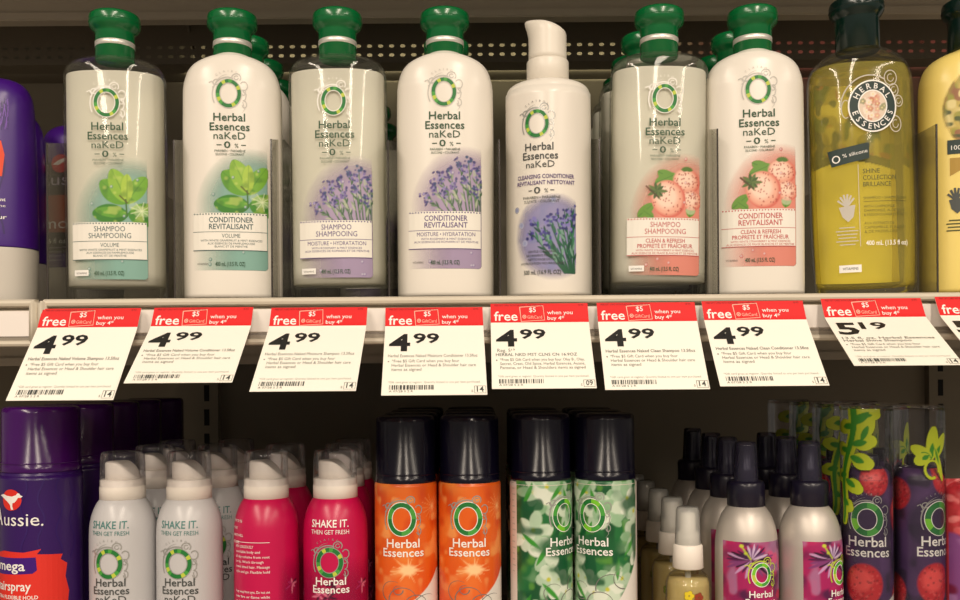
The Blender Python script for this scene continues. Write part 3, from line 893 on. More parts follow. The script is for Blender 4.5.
def dark_tube():
    root = thing('conditioner_tube', 'dark purple bottle with red round emblem half hidden behind first clear shampoo', 'bottle', 'purple bottles standing on their caps')
    mesh_obj('body', TUBE.mesh(), PURPLE, root)
    mesh_obj('cap', TCAP.mesh(), GREYCAP, root)
    y0 = HY - DECK / S
    DK = mat('ink_black_purple', (26, 16, 34), .4); OR = mat('ink_burnt_orange', (170, 72, 40), .5); RD = mat('ink_emblem_red', (200, 30, 50), .5)
    d = Deco(lambda u, v, o: TUBE.front(u, v, .0001 + o), y0=y0)
    d.rrect(-43, 43, 116, 226, 5, DK, 1)
    d.ell(-12, 118, 12, 11, RD, 2); d.poly([(-22, 119), (-14, 114), (-8, 112), (-4, 113), (-9, 117), (-15, 120)], I_WHITE, 3)
    d.text('aussie', -4, 144, 14, mat('ink_lilac', (190, 180, 205)), 3, 66)
    d.poly([(-40, 156), (36, 156), (38, 178), (34, 202), (-40, 200)], OR, 2)
    d.text('moist', -6, 196, 13, I_WHITE, 3, 56); d.text('16 fl oz', -18, 214, 6, I_WHITE, 3, 26)
    for i in range(4): d.text('conditioner for thirsty hair', -6, 160 + 5 * i + 60, 2.6, mat('ink_lilac'), 3, 50)
    d.build('label_print', root)
    return root
dt = dark_tube(); place(dt, 83, .94, DECK)

# ------------------------------------------------------------------ lower shelf: products
zl = lambda y: (HY - y) / 1202.5 - DECKL            # from silhouette rows
Y0L = HY - DECKL / S                                 # print rows on the front faces
def q(v): return v / 1202.5
def circ(rows, k=4): return Body(smooth_rows([(z, r, r, 2.0) for z, r in rows], k))

# mousse cans
MOUSSE = circ([(0, q(29)), (.002, q(31)), (.006, q(32)), (zl(560), q(32)), (zl(528), q(31.8)), (zl(516), q(30.5)), (zl(507), q(28)), (zl(500), q(24.8)), (zl(495.5), q(21.5))])
def mousse(label, bodym, back=False, floral=False, mats=None):
    root = thing('mousse_can', label, 'can', 'mousse cans on the lower shelf')
    mesh_obj('body', MOUSSE.mesh(), bodym, root)
    mesh_obj('collar', lathe([(q(20.5), zl(496)), (q(22), zl(495.5)), (q(22), zl(484)), (q(21.6), zl(483)), (q(21.6), zl(477)), (q(20), zl(476)), (0, zl(476))]), WCAP, root)
    # nozzle: low cylinder cut by a slanted, scooped top
    bm = bmesh.new(); seg = 40; R = q(16.5); rings = []
    for t in (0, .5, .9, .97, 1):
        ring = []
        for k in range(seg):
            a = 2 * math.pi * k / seg; sh = 1 if t < .95 else (.97 if t < .99 else .9)
            x, y = R * math.cos(a) * sh, R * math.sin(a) * sh
            zt = zl(459) - q(17) * max(0, (x / R + .15)) ** 1.7 * .75
            ring.append(bm.verts.new((x, y, zl(477) + t * (zt - zl(477)))))
        rings.append(ring)
    for a, b in zip(rings, rings[1:]):
        for k in range(seg):
            j = (k + 1) % seg; bm.faces.new((a[k], a[j], b[j], b[k]))
    bm.faces.new(rings[-1]); bm.faces.new(rings[0][::-1])
    mesh_obj('nozzle', bm, WCAP, root)
    mesh_obj('overcap', lathe([(q(21.7), zl(483)), (q(21.4), zl(460)), (q(21), zl(452)), (q(20), zl(449.6)), (q(18), zl(449)), (0, zl(449))], 56, close=False), OVERCAP, root)
    d = Deco(lambda u, v, o: MOUSSE.arc(u, v, .0001 + o), y0=Y0L)
    W = mats or I_TEAL; T = I_WHITE if floral or back else I_DGREY
    if back:
        for i in range(4): d.text(('HOW TO USE', 'MODE', 'SHAKE WELL', 'MOUSSE')[i], -36, 522 + 7 * i, 2.6, T, 2, (16, 9, 18, 12)[i], align='L')
        d.rect(-30, 10, 541, 541.5, T, 2)
        lines = ('NEW GORGEOUSLY', 'touchable body and', 'all day volume from root', 'to tip. Work through', 'towel dried hair. Massage', 'style and go. Flexible hold', '', '', '', 'Keep away from eyes. Do not use', 'near fire or flame while', 'spraying. Contents under pressure')
        for i, s in enumerate(lines):
            if s: d.text(s, -30, 547 + 5 * i, 2.6, T, 2, min(40, 1.7 * len(s)), align='L')
    else:
        d.text('SHAKE IT.', -1, 526.5, 7.2, W, 2, 39, bold=.03)
        d.text('THEN GET FRESH', -1, 533.4, 4.2, W, 2, 40, bold=.0)
        d.rect(-20, -12, 521, 521, W, 2) if False else None
        logo(d, -1, 561.5, 13.6, 14.8, 3.9, swirl=I_SILV, rim=I_SILV, clairol=I_SILV)
        d.text('Herbal', 0, 584.0, 7.4, T, 3, 31, bold=.014)
        d.text('Essences', 0, 592.2, 7.4, T, 3, 38, bold=.014)
        if not floral: d.text('naKeD', 0, 600.8, 7.2, T, 3, 32); 
        d.text('0%', 0, 612, 6, T, 3)
    d.build('label_print', root)
    if floral or back:
        cv = Canvas(-48, 48, 548, 640, 1.0)
        X, Y = cv.X, cv.Y
        r = np.random.default_rng(31)
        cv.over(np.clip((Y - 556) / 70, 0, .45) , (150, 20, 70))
        for k in range(16):
            x, y = r.uniform(-44, 44), r.uniform(582, 636)
            for j in range(9):
                a = j * .7 + r.uniform(0, 1); l = r.uniform(6, 11)
                cv.leaf(x, y, x + l * math.cos(a), y + l * math.sin(a), 2.4, [(96, 24, 62), (170, 40, 96), (226, 120, 150), (60, 14, 44)][r.integers(4)], a=.85)
        if back: cv.a *= np.clip((X - 18) / 8, 0, 1)
        else: cv.a *= ~((np.hypot(X, (Y - 560)) < 17))
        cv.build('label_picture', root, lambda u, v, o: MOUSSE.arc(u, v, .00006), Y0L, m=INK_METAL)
    return root
WCAN = mat('white_can_paint', (197, 196, 198), .3)
PCAN = mat('pink_can_paint', (196, 14, 78), .3)
m1 = place(mousse('white mousse can with teal SHAKE IT lettering, left of the white pair', WCAN), 122, D0, DECKL, yaw=-3, dz=-.0008 + .001)
m2 = copy_tree(m1, 'white mousse can with teal SHAKE IT lettering, right of the white pair'); place(m2, 188.5, D0, DECKL, yaw=-2)
m3 = place(mousse('pink mousse can turned to show its small back text, left of the pink pair', PCAN, back=True), 265.5, D0, DECKL)
m4 = place(mousse('pink mousse can with white SHAKE IT lettering and green ring', PCAN, floral=True, mats=I_WHITE), 334.5, D0, DECKL, yaw=-1)
GM = 'mousse cans on the lower shelf'
def rows(src, px, rs, labels, group, yaw=0):
    for r, lb in zip(rs, labels):
        c = copy_tree(src, lb, group); place(c, 480 + (px - 480) * r, D0 / r, DECKL, yaw)
rows(m1, 122, (.908, .847), ['white mousse can second in the left white row, behind the front pair', 'white mousse can third in the left white row, cap showing above the front pair'], GM, 5)
rows(m1, 189, (.905, .84), ['white mousse can in shadow behind the right front white can', 'white mousse can deep in shadow at the back of the right white row'], GM, 9)
rows(m3, 265.5, (.909, ), ['pink mousse can second in its row between the two front pink cans'], GM)
rows(m4, 330, (.909, .85), ['pink mousse can directly behind the front SHAKE IT pink can', 'pink mousse can third behind the SHAKE IT pink can, mostly hidden'], GM)

# tall styling spray cans
CAN = circ([(0, q(29)), (.002, q(31)), (zl(600), q(31)), (zl(486), q(31)), (zl(482.5), q(30.7)), (zl(480.5), q(29.6))])
CANCAP = lathe
def tall_cap(root, m, top, bot, r, name='cap'):
    c = mesh_obj(name, lathe([(q(r), zl(bot)), (q(r + .2), zl(bot - 1)), (q(r), zl(bot - 6)), (q(r - .4), zl(bot - 6.6)), (q(r - .5), zl(top + 6)), (q(r - 1.1), zl(top + 2.4)), (q(r - 2.6), zl(top + .7)), (q(r - 5), zl(top)), (0, zl(top))], 56), m, root)
    mesh_obj('cap_rim', lathe([(q(r) - .0001, zl(bot - 8)), (q(r) + .0003, zl(bot - 8.4)), (q(r) + .0003, zl(bot - 9.2)), (q(r) - .0001, zl(bot - 9.6))], 56, close=False), m, c)
    return c
NAVYGLOSS = mat('navy_gloss_cap', (14, 11, 30), .2, spec=.4)
def orange_can(label):
    root = thing('hairspray_can', label, 'can', 'tall spray cans on the lower shelf')
    mesh_obj('body', CAN.mesh(), mat('orange_can_paint', (226, 96, 24), .3), root)
    tall_cap(root, NAVYGLOSS, 415, 481, 29.8)
    cv = Canvas(-64, 64, 482, 660, 1.1, base=(228, 98, 26))
    X, Y = cv.X, cv.Y
    cv.blot(22, .45, (240, 140, 60), 3, .8, .3); cv.blot(14, .55, (206, 66, 16), 6, .7, .3); cv.blot(9, .66, (246, 172, 96), 8, .6, .2)
    cv.over(np.clip((Y - 560) / 50, 0, 1) * .7, (224, 60, 14))
    for k in range(34):
        a = k * .7 + rng.uniform(-.2, .2); l = rng.uniform(8, 24)
        cv.line(4, 570, 4 + l * math.cos(a), 570 + .6 * l * math.sin(a), 2.2, (250, 190, 130), .3, .7)
    cv.ell(4, 570, 8, 5, (252, 206, 150), soft=3)
    for k in range(16):
        a = k * .39; cv.line(33, 508, 33 + 14 * math.cos(a), 508 + 14 * math.sin(a), .8, (252, 196, 130), .2, .6)
    edge = 612 - np.clip((X + 30) / 60, 0, 1.2) ** 2 * 28
    cv.over(np.clip((Y - edge) / 1.2, 0, 1), (232, 226, 218))
    cv.build('label_picture', root, lambda u, v, o: CAN.arc(u, v, .00008), Y0L, m=INK_METAL)
    d = Deco(lambda u, v, o: CAN.arc(u, v, .0001 + o), y0=Y0L)
    logo(d, -2, 519, 14.4, 16.6, 4.4, swirl=I_SILV, rim=I_WHITE, greens=[I_GREEN, I_MID, I_GREEN, I_GREEN, I_MID, I_GREEN, I_GREEN, I_MID])
    d.text('Herbal', -1, 547.5, 8.4, I_WHITE, 3, 34, bold=.014)
    d.text('Essences', -1, 556.6, 8.0, I_WHITE, 3, 43, bold=.014)
    for cx, cy, rr, a0, a1 in ((-12, 592, 12, 60, 300), (-2, 600, 14, 160, 380), (12, 606, 12, 150, 420), (-6, 590, 5, 0, 300), (24, 610, 16, 180, 300)):
        d.arc(cx, cy, rr, rr * .9, a0, a1, 1.2, I_GREY, 2, taper=True)
    d.build('label_print', root)
    return root
GC = 'tall spray cans on the lower shelf'
o1 = place(orange_can('orange spray can with navy cap, left one of the orange pair'), 405, D0, DECKL, yaw=0)
o2 = copy_tree(o1, 'orange spray can with navy cap, right one of the orange pair'); place(o2, 468.7, D0, DECKL, yaw=1)
rows(o1, 405, (.925, .86, .80), ['orange spray can second in the left orange row, cap top showing', 'orange spray can third in the left orange row', 'orange spray can at the back of the left orange row'], GC)
rows(o1, 468, (.925, .86, .80), ['orange spray can second in the right orange row, cap top showing', 'orange spray can third in the right orange row', 'orange spray can at the back of the right orange row'], GC)

def green_can(label):
    root = thing('hairspray_can', label, 'can', 'tall spray cans on the lower shelf')
    mesh_obj('body', CAN.mesh(), mat('pearl_can_paint', (222, 206, 198), .3), root)
    tall_cap(root, NAVYGLOSS, 414, 479, 29.8)
    cv = Canvas(-54, 54, 480, 660, 1.0, base=(36, 110, 58))
    X, Y = cv.X, cv.Y
    r = np.random.default_rng(77)
    cv.blot(12, .5, (20, 78, 44), 3, .9, .2); cv.blot(9, .6, (90, 150, 60), 5, .8, .2)
    for k in range(44):
        x, y = r.uniform(-54, 54), r.uniform(482, 660); 
        if abs(x) < 17 and 525 < y < 560: continue
        a = r.uniform(0, 6.28)
        for j in range(5):
            aa = a + j * 1.257; l = r.uniform(12, 21)
            cv.leaf(x, y, x + l * math.cos(aa), y + l * math.sin(aa), r.uniform(9, 15), [(206, 222, 200), (178, 204, 176), (226, 234, 218), (150, 188, 150)][r.integers(4)], p=.45, soft=1.4, a=.95)
        cv.ell(x, y, 2.2, 2.2, (196, 196, 60), soft=1.5)
    for k in range(12):
        x, y, a = r.uniform(-54, 54), r.uniform(482, 660), r.uniform(-2.6, -.5); cv.leaf(x, y, x + 26 * math.cos(a), y + 26 * math.sin(a), 5, (60, 150, 50))
    cv.blot(10, .62, (120, 164, 120), 21, .6, .25); cv.blot(13, .64, (16, 84, 48), 23, .9, .1)
    cv.over(np.clip((1 - np.hypot(X / 34, (Y - 548) / 15)) / .3, 0, 1) * .9, (24, 92, 50))
    edge = 640 - np.clip((X + 30) / 60, 0, 1.4) ** 2 * 42
    cv.over(np.clip((Y - edge) / 1.2, 0, 1), (232, 226, 218))
    cv.build('label_picture', root, lambda u, v, o: CAN.arc(u, v, .00008), Y0L, m=INK_METAL)
    d = Deco(lambda u, v, o: CAN.arc(u, v, .0001 + o), y0=Y0L)
    logo(d, 0, 517, 14.0, 16.4, 4.4, swirl=I_SILV, rim=I_WHITE, greens=[I_GREEN, I_MID, I_LIME, I_GREEN, I_MID, I_GREEN, I_LIME, I_MID])
    d.text('Herbal', 0, 547.5, 8.4, I_WHITE, 3, 34, bold=.014)
    d.text('Essences', 0, 556.8, 8.0, I_WHITE, 3, 43, bold=.014)
    for cx, cy, rr, a0, a1 in ((-14, 594, 10, 60, 330), (20, 590, 16, 170, 330), (34, 580, 12, 90, 250), (8, 606, 14, 180, 400)):
        d.arc(cx, cy, rr, rr * .9, a0, a1, 1.2, I_GREY, 2, taper=True)
    d.build('label_print', root)
    d = Deco(lambda u, v, o: CAN.arc(u, v, .0001 + o), y0=Y0L)
    for i in range(16): d.rect(-62, -62 + 4 + (i * 7 % 3), 484 + 6 * i, 485.4 + 6 * i, I_FAINT, 2)
    d.build('side_print', root)
    return root
g1 = place(green_can('green and white floral spray can, left of its pair, ring emblem turned right'), 540, D0, DECKL, yaw=43)
g2 = copy_tree(g1, 'green and white floral spray can, right of its pair, ring emblem turned left'); place(g2, 604.3, D0, DECKL, yaw=-33)
rows(g1, 540, (.925, .86), ['floral green spray can second in the left floral row, cap top showing', 'floral green spray can third in the left floral row'], GC, 10)
rows(g1, 603.5, (.925, .86), ['floral green spray can second in the right floral row, cap top showing', 'floral green spray can third in the right floral row'], GC, -30)

# purple hairspray cans
PCANB = circ([(0, q(36)), (.002, q(38.4)), (zl(600), q(38.4)), (zl(474), q(38.2)), (zl(470), q(37.6)), (zl(466.6), q(36.4))])
def purple_can(label):
    root = thing('hairspray_can', label, 'can', 'purple hairspray cans at the left')
    mesh_obj('body', PCANB.mesh(), mat('purple_can_paint', (50, 14, 92), .3), root)
    tall_cap(root, mat('plum_gloss_cap', (64, 6, 92), .2, spec=.5), 403, 466.5, 36.8)
    DP = mat('ink_deep_purple'); RO = mat('ink_warm_red', (224, 44, 30), .5)
    d = Deco(lambda u, v, o: PCANB.arc(u, v, .0001 + o), y0=Y0L)
    for k, x in enumerate((14, 30, 47, 62)):
        d.stroke([(x + 3.2 * math.sin(j * .75 + k * 1.3), 472 + 5 * j) for j in range(18)], 1.8, DP, 1)
    d.ell(0, 496, 12, 10.5, RO, 2)
    roo = [(-10.5, 492), (-7, 490.5), (-3, 492), (1, 492.5), (4, 491), (5, 489), (6.4, 489.4), (7, 491), (8.6, 492.2), (7.4, 493.4), (5.4, 493.6), (4.4, 496), (3, 498.4), (1.4, 499), (1.2, 502), (2, 505.6), (.2, 505.4), (-.6, 500.6), (-3, 497.6), (-6.4, 494.6)]
    roo = [(x * 1.55, 496 + (y - 496) * 1.0) for x, y in roo]
    d.poly(roo, I_WHITE, 3)
    d.text('A', -20, 521.5, 16.5, I_WHITE, 3, 15, bold=.01)
    d.text('ussie', 9.5, 521.5, 12.5, I_WHITE, 3, 38, bold=.0)
    d.ell(31, 521, 1.1, 1.1, I_WHITE, 3, 10)
    d.poly([(-34, 552), (-10, 547), (14, 548), (30, 545), (26, 550), (50, 552), (48, 557), (55, 562), (53, 575), (57, 590), (55, 606), (57, 660), (-34, 660)], RO, 2)
    d.poly([(-30, 554), (25, 553), (26, 566), (22, 569), (-30, 571)], PURPLE, 3)
    d.text('mega', -2, 566, 9.5, I_WHITE, 4, 34, bold=.025)
    d.text('hairspray', -1, 586, 9, I_WHITE, 4, 43, bold=.02)
    d.text('ULTRA FLEXIBLE HOLD', 0, 594.5, 3.6, I_WHITE, 4, 54, bold=.015)
    d.text('1', -7, 612, 10, I_WHITE, 4); d.ell(2, 608, 2.6, 2.6, I_WHITE, 4, 14)
    for k in range(3): d.ring(9 + 7 * k, 608, 2.6, 2.6, .6, I_WHITE, 4, 14)
    d.build('label_print', root)
    return root
pc = place(purple_can('purple hairspray can with red kangaroo emblem at the far left front'), 41, D0, DECKL, yaw=-20)
rows(pc, 41, (.915, .850, .795, .740), ['purple hairspray can second in its row in shadow', 'purple hairspray can third in its row in shadow', 'purple hairspray can fourth in its row in shadow', 'purple hairspray can at the back end of its row in shadow'], 'purple hairspray cans at the left', -60)

# silver trigger-free spray bottles with black overcaps
SPRAY = circ([(0, q(28)), (.002, q(30)), (.006, q(30.6)), (zl(600), q(30.8)), (zl(552), q(30.6)), (zl(540), q(30)), (zl(530), q(28.6)), (zl(520), q(25.6)), (zl(513), q(22)), (zl(508), q(18)), (zl(506), q(15))])
def spray_bottle(label):
    root = thing('spray_bottle', label, 'bottle', 'silver spray bottles on the lower shelf')
    mesh_obj('body', SPRAY.mesh(), mat('silver_bottle_paint', (200, 192, 184), .44, metal=.45), root)
    col = lathe([(q(17), zl(508)), (q(18.2), zl(507)), (q(18.2), zl(487)), (q(17.4), zl(484)), (q(16), zl(482.6)), (0, zl(482.6))], 72)
    for v in col.verts:   # ribbed collar
        rr = math.hypot(v.co.x, v.co.y)
        if rr > q(17.1):
            a = math.atan2(v.co.y, v.co.x); k = 1 + .012 * math.cos(36 * a); v.co.x *= k; v.co.y *= k
    mesh_obj('collar', col, NAVY, root)
    mesh_obj('nozzle', lathe([(q(9.6), zl(483)), (q(9.4), zl(470)), (q(8.4), zl(468)), (q(8.2), zl(449)), (q(6), zl(447.5)), (0, zl(447.5))]), NAVY, root)
    mesh_obj('overcap', lathe([(q(12.4), zl(483)), (q(12.2), zl(480)), (q(10.8), zl(448)), (q(10.2), zl(444.6)), (q(8.6), zl(443.6)), (0, zl(443.6))], 48, close=False), OVERCAPN, root)
    cv = Canvas(-32, 46, 545, 660, .9, base=(168, 34, 96))
    X, Y = cv.X, cv.Y
    r = np.random.default_rng(41)
    cv.blot(13, .5, (70, 26, 70), 2, .9, .25); cv.blot(10, .58, (190, 30, 96), 5, .8, .2); cv.blot(12, .6, (170, 130, 170), 9, .6, .2)
    for k in range(20):
        x, y = r.uniform(-32, 46), r.uniform(546, 650)
        cv.ell(x, y, r.uniform(4, 8), r.uniform(4, 7), [(190, 16, 74), (150, 12, 60), (216, 80, 130), (84, 24, 70)][r.integers(4)], a=.8, soft=2)
    for a in np.linspace(-.3, 3.6, 20):
        l = r.uniform(18, 30); cv.leaf(-2, 562, -2 + l * math.cos(a) * 1.1, 560 + l * math.sin(a) * (.8 if math.sin(a) > 0 else .5), 3.2, [(84, 24, 74), (196, 150, 196), (44, 14, 44), (130, 60, 118)][r.integers(4)], p=.5)
    for a in np.linspace(3.4, 6.0, 12):
        l = r.uniform(12, 18); cv.leaf(0, 562, l * math.cos(a), 562 + l * math.sin(a), 2.6, [(110, 70, 120), (206, 180, 214), (60, 26, 66)][r.integers(3)], p=.5)
    cv.line(-12, 548, -2, 562, 1.4, (190, 200, 60)); cv.ell(-11, 549, 2.2, 1.6, (200, 210, 60)); cv.ell(-7, 556, 1.6, 1.6, (190, 200, 60))
    cv.build('label_picture', root, lambda u, v, o: SPRAY.arc(u, v, .00008), Y0L, m=INK_METAL)
    d = Deco(lambda u, v, o: SPRAY.arc(u, v, .0001 + o), y0=Y0L)
    lime = [I_LIME, I_MID, I_LIME, I_YEL, I_LIME, I_MID, I_LIME, I_GREEN]
    logo(d, 9, 577.5, 10.2, 11.6, 3.2, swirl=I_YEL, rim=I_WHITE, greens=lime)
    d.text('Herbal', 9, 600.2, 6.6, I_WHITE, 3, 26, bold=.014)
    d.text('Essences', 9, 608, 6.4, I_WHITE, 3, 33, bold=.014)
    d.build('label_print', root)
    return root
GS = 'silver spray bottles on the lower shelf'
s1 = place(spray_bottle('silver spray bottle with pink flower label, left one of the front pair'), 745, D0, DECKL, yaw=-4, dz=0)
s2 = copy_tree(s1, 'silver spray bottle with pink flower label, right front one, label turned right'); place(s2, 808.5, D0, DECKL, yaw=27)
rows(s1, 745, (.93, .87, .80), ['silver spray bottle second in the left row, cap just behind the front one', 'silver spray bottle third in the left row, in shadow', 'silver spray bottle at the back of the left row, dark cap standing clear'], GS, 10)
rows(s1, 808.5, (.93, .87), ['silver spray bottle second in the right row between the front pair', 'silver spray bottle third in the right row, in shadow'], GS, 10)

# small clear spray bottles of oil
OIL = circ([(0, q(20)), (.002, q(22)), (zl(640), q(22.6)), (zl(590), q(22.4)), (zl(582), q(21.6)), (zl(577), q(19.4)), (zl(573), q(15)), (zl(570), q(11))])
def oil_bottle(label):
    root = thing('oil_spray_bottle', label, 'bottle', 'small oil sprays in a row')
    mesh_obj('body', OIL.mesh(), CLEAR, root)
    mesh_obj('liquid', OIL.mesh(inset=.0015, zmin=.004, zmax=zl(579)), LIQO, root)
    mesh_obj('collar', lathe([(q(14), zl(569.5)), (q(15.2), zl(568.5)), (q(14.6), zl(547)), (q(13.4), zl(545.5)), (0, zl(545.5))]), WCAP, root)
    mesh_obj('nozzle', lathe([(q(11.5), zl(546)), (q(11.2), zl(534)), (q(8), zl(532)), (q(7.6), zl(516)), (q(6), zl(514)), (0, zl(514))]), WCAP, root)
    mesh_obj('overcap', lathe([(q(12.8), zl(546)), (q(12.2), zl(530)), (q(11.4), zl(512)), (q(10.2), zl(509)), (q(8), zl(508.4)), (0, zl(508.4))], 40, close=False), FROST, root)
    mesh_obj('dip_tube', lathe([(q(3), .008), (q(3), zl(569))], 12), FROST, root)
    cv = Canvas(-18, 18, 594, 650, .8)
    for x, y, c in ((-4, 600, (226, 200, 40)), (6, 602, (150, 60, 40)), (12, 610, (226, 200, 60)), (-10, 612, (120, 140, 50)), (2, 614, (236, 216, 90))):
        for j in range(5): cv.ell(x + 3 * math.cos(j * 1.257), y + 3 * math.sin(j * 1.257), 2.3, 2.3, c)
    cv.build('label_picture', root, lambda u, v, o: OIL.arc(u, v, .00008), Y0L)
    return root
GO = 'small oil sprays in a row'
e1 = place(oil_bottle('small clear oil spray with frosted cap at the front of its row'), 686.5, D0, DECKL)
rows(e1, 686.5, (.925, .86, .80, .75), ['small oil spray second in its row, frosted cap left of the first', 'small oil spray third in its row, in shadow', 'small oil spray fourth in its row, in deep shadow', 'small oil spray at the back end of its row'], GO)

# bottles shrink-packed in clear printed sleeves
SLEEVE = circ([(0, q(24.2)), (.002, q(25)), (zl(600), q(25.2)), (zl(430), q(25)), (zl(413), q(24.6)), (zl(410), q(24))])
INNER = circ([(0, q(22)), (.002, q(23.4)), (.006, q(23.8)), (zl(560), q(23.8)), (zl(490), q(23.8)), (zl(480), q(23)), (zl(474), q(20.6)), (zl(470), q(16)), (zl(468), q(11))])
SLV = clear_mat('clear_sleeve_film', (252, 252, 254), 0.03, (150, 150, 160), 0.06, .8)
def wrapped_pack(label, leafside='left'):
    root = thing('wrapped_bottle', label, 'bottle', 'bottles in clear leaf-printed sleeves')
    inner = mesh_obj('inner_bottle', INNER.mesh(), mat('dark_purple_bottle', (58, 34, 72), .25), root)
    mesh_obj('inner_cap', lathe([(q(10.6), zl(469)), (q(11), zl(468)), (q(11), zl(459)), (q(10), zl(457.6)), (0, zl(457.6))]), NAVY, inner)
    mesh_obj('sleeve', SLEEVE.mesh(caps=False), SLV, root)
    mesh_obj('sleeve_top', lathe([(q(24), zl(410)), (q(24.4), zl(409.4)), (q(23.6), zl(409)), (q(18), zl(411)), (0, zl(412))], 48, close=False), SLV, root)
    cv = Canvas(-62, 62, 474, 660, 1.1, base=(74, 44, 92))
    X, Y = cv.X, cv.Y
    r = np.random.default_rng(51)
    cv.blot(16, .5, (92, 60, 110), 2, .7, .25); cv.blot(12, .6, (30, 18, 40), 4, .8, .2)
    for x, y, rr in ((8, 484, 15), (-44, 500, 15), (42, 520, 16), (-4, 590, 19), (-50, 600, 16), (46, 610, 18)):
        cv.ell(x, y, rr, rr * 1.1, (196, 34, 46), soft=2); cv.ell(x - 3, y - 4, rr * .6, rr * .6, (236, 90, 88), a=.8, soft=5)
        for k in range(60):
            a, qq = r.uniform(0, 6.28), math.sqrt(r.uniform(0, .95)); cv.ell(x + rr * qq * math.cos(a), y + 1.1 * rr * qq * math.sin(a), 1.1, 1.1, [(110, 14, 26), (220, 90, 90)][r.integers(2)], a=.6)
    cv.over(np.clip((1 - np.hypot(X / 34, (Y - 530) / 34)) / .2, 0, 1) * .85, (48, 30, 66))
    cv.ell(30, 640, 26, 40, (226, 222, 216), 20)
    cv.build('label_picture', root, lambda u, v, o: INNER.arc(u, v, .00008), Y0L)
    d = Deco(lambda u, v, o: INNER.arc(u, v, .0001 + o), y0=Y0L)
    logo(d, 0, 524, 15.6, 17, 6, swirl=I_SILV, rim=I_WHITE, clairol=I_SILV, greens=[I_GREEN, I_MID, I_GREEN, I_LIME, I_GREEN, I_GREEN, I_MID, I_GREEN])
    d.text('Herbal', 0, 551.5, 9.6, I_WHITE, 3, 38, bold=.014)
    d.text('Essences', 0, 562, 9.2, I_WHITE, 3, 46, bold=.014)
    d.build('label_print', root)
    # leaf scroll printed on the sleeve
    cl = Canvas(-64, 64, 411, 560, 1.0)
    Yc, Gn = (172, 186, 40), (54, 128, 36)
    def scroll(x, lobes, a=1):
        if leafside != 'left': return
        for (dx, y, l, ang, w) in lobes:
            t = math.radians(ang); x0, y0 = x + dx, y
            cl.leaf(x0, y0, x0 + l * math.cos(t), y0 + l * math.sin(t), w, Yc, p=.4)
            cl.ell(x0 + l * .8 * math.cos(t), y0 + l * .8 * math.sin(t), w * .38, w * .38, Yc)
        pts = [(-22 - (yy - 411) * .13 + 3 * math.sin((yy - 411) * .07), yy) for yy in range(413, 530, 5)]
        cl.curve(pts, 15, Yc, 7)
        cl.curve([(px - 1.0, py) for px, py in pts], 7, Gn, 3)
        for (dx, y, l, ang, w) in lobes:
            t = math.radians(ang)
            cl.leaf(x + dx - 3 * math.cos(t), y - 3 * math.sin(t), x + dx + l * .62 * math.cos(t), y + l * .62 * math.sin(t), w * .42, Gn, p=.6)
    scroll(-22, [(2, 426, 26, -38, 19), (8, 442, 22, -66, 14), (0, 448, 20, -10, 17), (-2, 462, 20, 22, 17), (-8, 486, 17, 35, 15), (-12, 506, 12, 50, 13), (-2, 430, 18, 175, 16), (-8, 455, 16, 190, 15), (-12, 480, 14, 170, 14), (4, 420, 22, -5, 12)])
    x = 6 if leafside == 'right' else 140
    for (dx, y, l, ang, w) in ((0, 464, 34, -84, 13), (0, 462, 22, -150, 12), (4, 462, 28, -60, 11), (-2, 460, 16, 150, 12), (4, 452, 36, 74, 6)):
        t = math.radians(ang); cl.leaf(x + dx, y, x + dx + l * math.cos(t), y + l * math.sin(t), w, Yc, p=.45); cl.leaf(x + dx, y, x + dx + l * .5 * math.cos(t), y + l * .5 * math.sin(t), w * .4, Gn)
    cl.curve([(x + 1 + 7 * math.cos(a), 474 + 9 * math.sin(a)) for a in np.linspace(1.2, 6.6, 16)], 3.2, Yc, 1.6)
    cl.a *= (cl.Y > 412)
    du = .0080 if leafside == 'left' else -.0130
    cl.build('leaf_print', root, lambda u, v, o: SLEEVE.arc(u + du, v, .0001), Y0L)
    return root
GW = 'bottles in clear leaf-printed sleeves'
w1 = place(wrapped_pack('clear sleeve with yellow-green leaf over a berry bottle, left of the front pair'), 866, D0, DECKL, yaw=-22)
w2 = place(wrapped_pack('clear sleeve over a berry bottle, right of the pair, small leaf at its side', 'right'), 917.5, D0 + .002, DECKL, yaw=25)
rows(w1, 865, (.925, .86, .80), ['leaf-printed sleeve second in its row, left of the front pair', 'leaf-printed sleeve third in its row, in shadow', 'leaf-printed sleeve at the back of its row above the spray bottles'], GW, 30)
rows(w2, 916, (.925, .86), ['leaf-printed sleeve second in the right row, seen through the clear film', 'leaf-printed sleeve at the back of the right row'], GW, 60)

